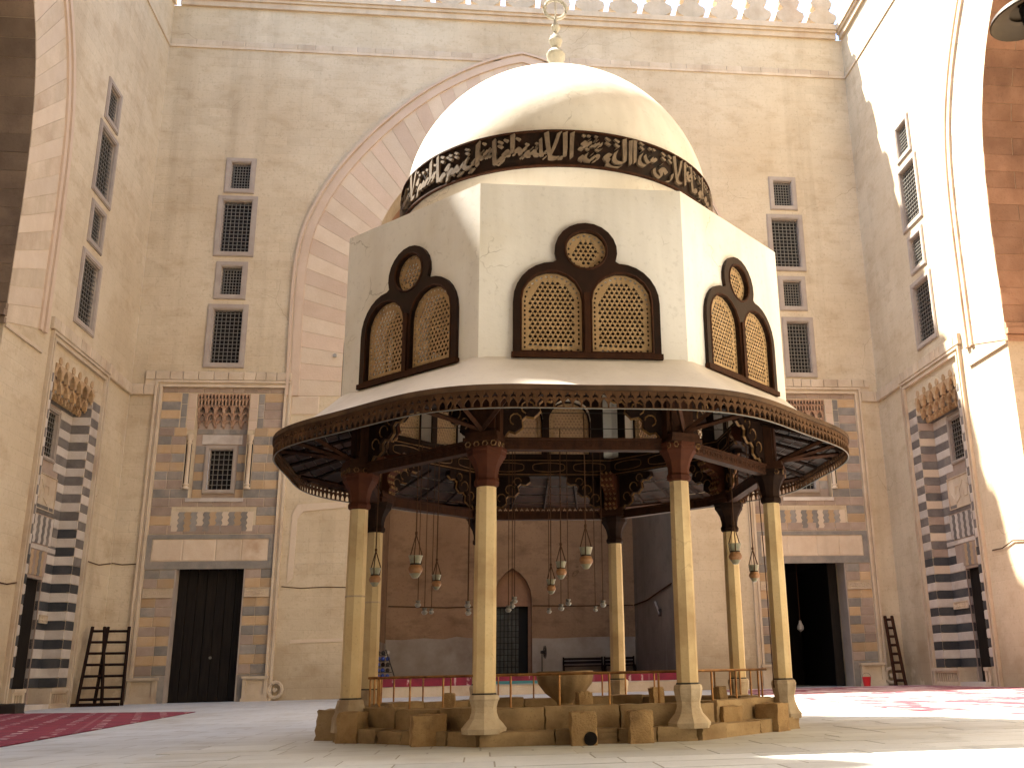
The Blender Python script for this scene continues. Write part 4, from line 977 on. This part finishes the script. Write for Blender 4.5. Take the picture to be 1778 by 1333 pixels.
for j in range(7):                                      # soffit boards with open joints
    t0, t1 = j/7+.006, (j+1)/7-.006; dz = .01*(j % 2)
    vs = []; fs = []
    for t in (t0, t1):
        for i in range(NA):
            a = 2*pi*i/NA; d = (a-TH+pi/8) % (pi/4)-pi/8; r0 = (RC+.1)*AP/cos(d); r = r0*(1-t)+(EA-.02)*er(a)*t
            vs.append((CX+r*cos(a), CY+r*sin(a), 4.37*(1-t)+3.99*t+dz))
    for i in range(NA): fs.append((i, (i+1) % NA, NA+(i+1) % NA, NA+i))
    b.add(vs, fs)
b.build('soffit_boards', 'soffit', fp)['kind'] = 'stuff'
b = MB()
for i in range(40):
    a = 2*pi*i/40+TH; d = (a-TH+pi/8) % (pi/4)-pi/8; r0 = (RC+.05)*AP/cos(d); o = Vector((cos(a), sin(a), 0))
    b.tube([Vector((CX, CY, 4.33))+o*r0, Vector((CX, CY, 3.965))+o*(EA*er(a)-.05)], .028, 4)
b.build('soffit_rafters', 'wood', fp)
# valance: pierced pendant boards all round the eave
NV = 256; pw = 1.0
ht = lambda: None
def valance_mesh(w):
    h0, h1 = 3.80, 4.02; c = 0
    low = [(-w*.4, h0+.008), (-w*.4, h0+.055), (-w*.24, h0+.086), (0, h0+.112), (w*.24, h0+.086), (w*.4, h0+.055), (w*.4, h0+.008)]
    up = [(-w*.36, h0+.118), (-w*.26, h0+.155), (-w*.09, h0+.162), (0, h0+.2), (w*.09, h0+.162), (w*.26, h0+.155), (w*.36, h0+.118), (0, h0+.135)]
    b = MB(); b.slab(rect(-w*.5, w*.5, h0, h1), [low, up], -.012, .012); return b.mesh('valance_board', 'valance')
pts = [(CX+EA*er(2*pi*i/1600)*cos(2*pi*i/1600), CY+EA*er(2*pi*i/1600)*sin(2*pi*i/1600)) for i in range(1601)]
rs = resample(pts, NV); wv = hypot(rs[1][0]-rs[0][0], rs[1][1]-rs[0][1]); vm_ = valance_mesh(wv*1.0)
for i in range(NV):
    p, q = rs[i], rs[i+1]; d = Vector((q[0]-p[0], q[1]-p[1], 0)).normalized(); n = Vector((d.y, -d.x, 0))
    link_mesh('valance_board', vm_, fp, FRM(((p[0]+q[0])/2, (p[1]+q[1])/2, 0), tuple(d), (0, 0, 1), tuple(n)))
b = MB(); b.tube([(x, y, 3.797) for x, y in rs[:-1]], .009, 4, True); b.build('valance_rod', 'iron', fp)
# railing
for k in range(8):
    p0, p1 = P8(k, 3.0, 0), P8(k+1, 3.0, 0); d = (p1-p0); b = MB()
    a, e = p0+d*.0, p0+d*1.0
    b.tube([a+Vector((0, 0, .80)), e+Vector((0, 0, .80))], .019, 6)
    rail = b.build('rail', 'brass', fp)
    for t in (.1, .36, .63, .9):
        b = MB(); q = p0+d*t; b.tube([q+Vector((0, 0, .38)), q+Vector((0, 0, .80))], .015, 6); b.build('rail_post', 'brass', rail)
b = MB()
for x0, x1, y in ((-1.35, 3.85, 14.6), (-1.75, 4.3, 15.6), (-1.6, 4.1, 16.8)): b.tube([(x0, y, 4.6), (x1, y, 4.6)], .006, 5)
b.build('hanging_rods', 'darkiron', fp)

# ---------------------------------------------------------------- loose pieces round the fountain
bn = thing('stone_basin', 'large fluted stone bowl on a foot in the middle of the fountain', 'basin', (CX, CY, .08))
b = MB(); b.lathe([(.2, .08), (.2, .14), (.13, .2), (.12, .38), (.15, .42), (.29, .52), (.40, .66), (.43, .8), (.42, .84), (.385, .84), (.36, .79), (.2, .6)], 64, (CX, CY, 0), 0, lambda a, z: 1+(.05*abs(sin(a*6))-.03)*(1 if .44 < z < .84 else .1), cap=True); b.build('bowl', 'plinth', bn, True)
BL = [(-.64, 13.0, .42, .42, .36, .15, 'rough golden seat block left of the front left column'), (1.19, 12.27, .30, .34, .37, 0, 'seat block with a round drain hole near its foot, in front of the fountain kerb'),
      (1.87, 12.34, .29, .32, .37, .05, 'vertically tooled seat block right of the one with the drain hole'), (3.16, 13.42, .34, .36, .36, .5, 'golden seat block just right of the front right column'),
      (3.92, 13.84, .34, .36, .36, .8, 'golden seat block against the rightmost front column'), (-2.0, 14.75, .36, .36, .4, -.5, 'dark seat block outside the leftmost column'), (-1.66, 13.98, .3, .3, .38, -.4, 'lumpy worn seat block in front of the leftmost column')]
for i, (x, y, w, d, h, r, lab) in enumerate(BL):
    o = rough_block('seat_block', w, d, h, None, (x, y, 0), seed=i+3, rot=r, mat='plinth' if i == 5 else 'block'); tag(o, lab, 'stone block', 'seat blocks round the fountain')
    if i == 1:
        b = MB(Matrix.Translation((x+.07, y-.175, .075)) @ Matrix.Rotation(pi/2, 4, 'X')); b.lathe([(.075, -.02), (.078, .008)], 16); b.build('drain_hole', 'dark', o)
ST = [(-.42, 14.1, .2, .16, .5, 'pointed stone stub behind the rim, left of the front left column'), (1.3, 13.2, .2, .2, .5, 'square stone stub in front of the fluted bowl'), (2.35, 13.9, .18, .14, .52, 'leaning stone stub behind the rim, left of the front right column'), (3.4, 14.6, .2, .14, .5, 'slanted stone stub between the two right hand columns')]
for i, (x, y, w, d, h, lab) in enumerate(ST):
    o = rough_block('stone_stub', w, d, h, None, (x, y, .08), seed=i+31, rot=.2*i, top=.72 if i == 0 else .9); tag(o, lab, 'stone stub', 'stone stubs inside the rim')
# ================================================================ PART 4
# ---------------------------------------------------------------- hanging lamps
def jar_lamp(name, label, loc, r, zrod, group, pale=True):
    """loc is the centre of the jar; chains meet above and a rope runs up to the rod"""
    t = thing(name, label, 'lamp', loc, group)
    M = Matrix.Translation(loc); h = 1.5*r
    b = MB(M); b.lathe([(.78*r, -.62*h), (.97*r, -.4*h), (1.0*r, -.22*h), (.8*r, .08*h), (.62*r, .2*h)], 20, cap=False); b.build('jar', 'clay', t, True)
    b = MB(M); b.lathe([(.2*r, -1.04*h), (.42*r, -1.0*h), (.5*r, -.9*h), (.79*r, -.62*h)], 20); b.build('foot', 'glass_pale', t, True)
    b = MB(M); b.lathe([(.6*r, .2*h), (.68*r, .28*h), (.96*r, .95*h), (1.02*r, .98*h), (.94*r, .98*h), (.6*r, .3*h)], 20, cap=False); b.build('rim', 'glass_pale', t, True)
    b = MB(M); b.lathe([(.66*r, .13*h), (.76*r, .2*h), (.7*r, .28*h)], 16, cap=False); b.build('collar', 'darkiron', t)
    b = MB(M); ap = (0, 0, 4.4*r)
    for k in range(3): a = 2*pi*k/3+.4; b.tube([(.78*r*cos(a), .78*r*sin(a), .2*h), (.95*r*cos(a), .95*r*sin(a), 1.0*h), ap], .008, 4)
    b.build('chain', 'rope', t)
    b = MB(M); b.tube([ap, (0, 0, zrod-loc[2])], .009, 4); b.tube([(0, 0, 4.3*r), (0, 0, 4.75*r)], .02, 5); b.build('rope', 'rope', t)
    return t
G1 = 'glazed jar lamps hung in the fountain'
for x, y, z, r, lab in ((-1.02, 15.6, 2.42, .112, 'largest green and terracotta jar lamp, hanging just left of the front left column'), (-.75, 16.8, 2.29, .08, 'small jar lamp on long chains beside the front left column, lower than its neighbour'),
        (1.50, 14.6, 2.42, .103, 'highest jar lamp of the middle three, pale rim and orange belly'), (1.21, 15.6, 2.345, .088, 'middle jar lamp between the tallest and the lowest of three'), (1.135, 16.8, 2.195, .08, 'lowest jar lamp of the middle three, above the arched door'),
        (3.735, 14.6, 2.46, .1, 'jar lamp in front of the back right column'), (4.28, 15.6, 2.265, .086, 'jar lamp hanging left of the rightmost front column'), (-1.62, 15.6, 2.27, .09, 'jar lamp half hidden between the two left columns')):
    jar_lamp('jar_lamp', lab, (x, y, z), r, 4.6, G1)
def small_lamp(loc, r, label):
    t = thing('glass_lamp', label, 'lamp', loc, 'small white glass lamps'); M = Matrix.Translation(loc)
    b = MB(M); b.lathe([(.02*r, -r), (.5*r, -.95*r), (1.0*r, -.35*r), (.9*r, .1*r), (.55*r, .3*r)], 14); b.build('globe', 'milk', t, True)
    b = MB(M); b.lathe([(.55*r, .3*r), (.8*r, 1.1*r), (.75*r, 1.1*r), (.5*r, .3*r)], 14, cap=False); b.build('rim', 'iron', t)
    b = MB(M); b.tube([(0, 0, 1.0*r), (0, 0, 6.5-loc[2] if loc[1] > 20 else 4.6-loc[2])], .006, 4); b.build('chain', 'rope', t)
for x, z, lab in ((-1.04, 1.94, 'upper lamp of the small pair below the largest jar lamp'), (-.93, 1.82, 'lower lamp of the small pair below the largest jar lamp'), (-.82, 1.82, 'tiny dark lamp right of the small pair'), (-.235, 1.92, 'upper lamp close to the left edge of the front left column'), (-.225, 1.8, 'lower lamp close to the left edge of the front left column'),
       (.53, 1.98, 'highest small lamp of the bunch in the arched door'), (.49, 1.9, 'middle small lamp of the bunch in the arched door'), (.43, 1.84, 'lowest lamp of the bunch in the arched door'), (1.1, 1.8, 'small dark lamp below the lowest jar lamp'), (1.30, 1.85, 'small lamp left of the fan'), (1.42, 1.93, 'small lamp with white globe right of the jar lamps'), (1.87, 1.82, 'small dark lamp near the back middle column'), (2.0, 1.9, 'small lamp touching the back middle column')):
    small_lamp((x, 16.8, z), .052 if 'dark' not in lab else .042, lab)
bl = thing('light_bulb', 'bare white bulb hanging in the open right doorway', 'light bulb', (14.4, 45.2, 2.6))
b = MB(Matrix.Translation((14.4, 45.2, 2.6))); b.lathe([(.01, -.2), (.14, -.1), (.16, .02), (.07, .2), (.05, .3)], 12); b.build('bulb', 'milk', bl, True)
b = MB(); b.tube([(14.4, 45.2, 2.85), (14.4, 45.2, 5.62)], .012, 4); b.build('cord', 'rope', bl)
tl = thing('tube_light', 'white tube light on the grey hall wall', 'lamp', (8.62, 49.7, 3.8))
b = MB(); b.tube([(8.62, 50.3, 4.15), (8.6, 49.1, 3.5)], .05, 8); b.build('tube', 'milk', tl)
b = MB(); b.box(8.6, 8.69, 49.0, 49.4, 3.4, 3.75); b.build('bracket', 'darkiron', tl)
# dark pan lamp of the near hall, top right corner of the view
LP = (5.42, 8.0, 7.02); pl_ = thing('pan_lamp', 'black pan shaped lamp shade at the top right corner', 'lamp', LP)
M = Matrix.Translation(LP) @ Matrix.Rotation(radians(-8), 4, 'Y')
b = MB(M); b.lathe([(.40, 0), (.41, .015), (.385, .06), (.2, .13), (.1, .17), (.09, .3), (.0, .3)], 40, cap=False); b.lathe([(.40, 0), (.37, .035), (.2, .09)], 40, cap=False); b.build('shade', 'shade', pl_, True)
b = MB(M); b.lathe([(.001, -.16), (.09, -.14), (.1, -.02), (.1, .12)], 20); b.build('socket', 'dark', pl_, True)
b = MB(); b.tube([(LP[0], LP[1], LP[2]+.28), (LP[0], LP[1], 24)], .012, 4); b.build('chain', 'darkiron', pl_)

# ---------------------------------------------------------------- carpets
def carpet(name, label, poly, z=.02, mat='carpet'):
    b = MB(FRM((0, 0, 0), (1, 0, 0), (0, 1, 0), (0, 0, 1))); b.slab(poly, [], .006, z); return tag(b.build(name, mat), label, 'carpet')
carpet('carpet', 'crimson carpet in the left foreground shade, white flecked', [(-16.2, 33.6), (-15.3, 33.7), (-7.8, 29.9), (-6.5, 15.2), (-9.5, 15.0)])
carpet('carpet', 'crimson carpet on the right, strong sunlight painted into its paler colour', [(9.4, 41.6), (12.9, 42.2), (18.5, 42.6), (18.6, 15.0), (8.35, 15.3), (7.95, 19.2), (8.75, 28.0)], .02, 'carpet_lit')
b = MB(); b.box(CI-6.95, CI+6.9, YB+.24, YR-.1, .742, .765); b.box(CI-6.95, .1, YB+.225, YB+.243, .42, .765); b.box(2.6, CI+6.9, YB+.225, YB+.243, .45, .765)
tag(b.build('platform_carpet', 'carpet'), 'red carpet covering the hall platform and hanging over its edge', 'carpet')
cr = MB(); cr.box(.1, 2.6, YB+.218, YB+.24, .55, .77); fr = cr.build('fringed_rug', 'carpet'); tag(fr, 'red rug with teal and white fringe on the platform edge below the arched door', 'rug')
b = MB(); b.box(.1, 2.6, YB+.212, YB+.222, .44, .56); b.build('fringe', 'teal', fr); b = MB(); b.box(.1, 2.6, YB+.208, YB+.218, .40, .44); b.build('fringe', 'milk', fr)

# ---------------------------------------------------------------- ladders
def ladder(label, base, top, wb, wt, n, loc_group, rail=.045, mat='wood'):
    B, T = Vector(base), Vector(top); t = thing('ladder', label, 'ladder', base, loc_group)
    side = (T-B).cross(Vector((0, 0, 1))); side = side.normalized() if side.length > .01 else Vector((1, 0, 0))
    for s in (-1, 1):
        b = MB(); b.tube([B+side*s*wb/2, T+side*s*wt/2], rail, 4); b.build('rail', mat, t)
    for i in range(n):
        f = (i+.6)/n; c = B.lerp(T, f); w = (wb+(wt-wb)*f)/2; b = MB(); b.tube([c-side*w, c+side*w], rail*.75, 4); b.build('rung', mat, t)
    return t
LG = 'timber ladders leaning in the corners'
ladder('dark timber ladder, the left one of the two beside the left doorway', (-14.62, 41.2, 0), (-14.85, 41.9, 2.95), .85, .42, 7, LG, .065)
ladder('dark timber ladder, the right one of the two beside the left doorway', (-14.05, 41.5, 0), (-14.2, 42.2, 2.95), .95, .75, 7, LG, .065)
ladder('narrow weathered ladder leaning in the right corner', (17.8, 42.6, 0), (17.95, 43.6, 2.95), .42, .3, 8, LG, .075, 'wood_mid')
b = MB(); b.box(-15.25, -13.55, 41.0, 41.25, 0, .12); tag(b.build('timber_beam', 'wood'), 'dark timber beam lying under the two left ladders', 'timber')

# ---------------------------------------------------------------- hall furniture
FZ = .766
fan = thing('pedestal_fan', 'black pedestal fan right of the arched door', 'fan', (3.3, 56.6, FZ))
b = MB(Matrix.Translation((3.3, 56.6, FZ))); b.lathe([(.22, 0), (.22, .03), (.04, .06)], 16); b.build('base', 'darkiron', fan)
b = MB(Matrix.Translation((3.3, 56.6, FZ))); b.tube([(0, 0, .04), (0, 0, 1.12)], .035, 6); b.build('pole', 'darkiron', fan)
MFAN = Matrix.Translation((3.42, 56.55, FZ+1.2)) @ Matrix.Rotation(radians(62), 4, 'Z') @ Matrix.Rotation(pi/2, 4, 'X') @ Matrix.Rotation(.25, 4, 'Y')
b = MB(MFAN)
for r in (.12, .22, .34): b.tube([(r*cos(t), r*sin(t), .08-.06*r) for t in [i*pi/10 for i in range(20)]], .012, 4, True)
for k in range(16): a = k*pi/8; b.tube([(.05*cos(a), .05*sin(a), .09), (.34*cos(a), .34*sin(a), .06)], .008, 3); b.tube([(.05*cos(a), .05*sin(a), -.06), (.34*cos(a), .34*sin(a), .0)], .008, 3)
b.build('cage', 'darkiron', fan)
b = MB(MFAN); b.lathe([(.08, -.2), (.09, -.05), (.05, .02)], 12); b.build('motor', 'darkiron', fan)
for k in range(3):
    a = k*2*pi/3; b = MB(MFAN); b.add([(.04*cos(a-.5), .04*sin(a-.5), .0), (.3*cos(a-.3), .3*sin(a-.3), .0), (.3*cos(a+.45), .3*sin(a+.45), .04), (.04*cos(a+.5), .04*sin(a+.5), .04)], [(0, 1, 2, 3)]); b.build('blade', 'darkiron', fan)
def bench(label, x0, x1, y):
    t = thing('bench', label, 'bench', ((x0+x1)/2, y, FZ), 'dark benches along the hall rear wall')
    b = MB(); b.box(x0, x1, y-.25, y+.25, FZ+.4, FZ+.46); b.build('seat', 'wood', t)
    for z in (.56, .74): b = MB(); b.box(x0, x1, y+.2, y+.26, FZ+z, FZ+z+.14); b.build('back_slat', 'wood', t)
    for x in (x0+.04, x1-.04):
        b = MB(); b.box(x-.04, x+.04, y-.25, y+.26, FZ, FZ+.92 if False else FZ+.4); b.box(x-.04, x+.04, y+.2, y+.28, FZ+.4, FZ+.92); b.build('leg', 'wood', t)
bench('dark bench left of the back middle column, by the fan', 4.5, 6.75, 57.2)
bench('second dark bench, partly behind the back middle column', 6.82, 8.55, 57.25)
rk = thing('shoe_rack', 'stepped rack piled with blue and dark things beside the left columns', 'rack', (-4.55, 49.0, FZ))
b = MB()
for k in range(5): b.box(-5.1, -4.05-.16*k*.6, 48.9, 49.3, FZ+.26*k, FZ+.26*k+.03)
b.box(-5.12, -5.07, 48.9, 49.3, FZ, FZ+1.35); b.tube([(-3.98, 48.92, FZ), (-4.45, 48.92, FZ+1.3)], .025, 4); b.build('shelf_frame', 'darkiron', rk)
for k in range(5):
    for q in range(4):
        x = -5.0+.22*q; m = random.choice(['blueplastic', 'wood', 'milk', 'darkiron', 'blueplastic']) if k else 'blueplastic'
        bt = MB(Matrix.Translation((x, 49.0, FZ+.26*k+.03))); bt.lathe([(.07, 0), (.1, .05), (.09, .12), (.04, .17)], 8); tag(bt.build('shoe', m), 'shoe on the stepped rack beside the left columns', 'shoe', 'shoes on the rack')
bk = thing('bucket', 'bright red plastic bucket beside the open right doorway', 'bucket', (16.42, 42.9, 0))
b = MB(Matrix.Translation((16.42, 42.9, 0))); b.lathe([(.14, 0), (.19, .38), (.2, .4), (.18, .4), (.13, .03), (0.01, .03)], 24, cap=False); b.lathe([(.14, .0), (.14, .01)], 24); b.build('pail', 'redplastic', bk, True)
b = MB(Matrix.Translation((16.42, 42.9, .4))); b.tube([(.19*cos(t), 0, .16*sin(t)) for t in [pi*i/10 for i in range(11)]], .008, 4); b.build('handle', 'iron', bk)
bx = rough_block('crate', .9, .7, .3, None, (-14.1, 33.0, .0), seed=77, mat='darkiron'); tag(bx, 'low black crate at the left edge behind the carpet', 'crate')
bt = thing('water_bottle', 'blue and white bottle standing at the left edge by the striped doorway', 'bottle', (-14.95, 33.75, 0))
b = MB(Matrix.Translation((-14.95, 33.75, 0))); b.lathe([(.2, 0), (.21, .1), (.21, .62), (.2, .66)], 14); b.build('drum', 'blueplastic', bt, True)
b = MB(Matrix.Translation((-14.95, 33.75, .66))); b.lathe([(.2, 0), (.2, .25), (.12, .36), (.07, .4), (.07, .48)], 14); b.build('cap', 'milk', bt, True)
# cable slung down the right front column
cb = MB(); p = P8(3, RC, 0); cb.tube([(p.x-.19, p.y-.02, 3.55), (p.x-.17, p.y-.05, 2.2), (p.x-.16, p.y-.06, .55)], .008, 4); tag(cb.build('lamp_cable', 'rope'), 'thin dark cable running down beside the rightmost front column', 'cable')
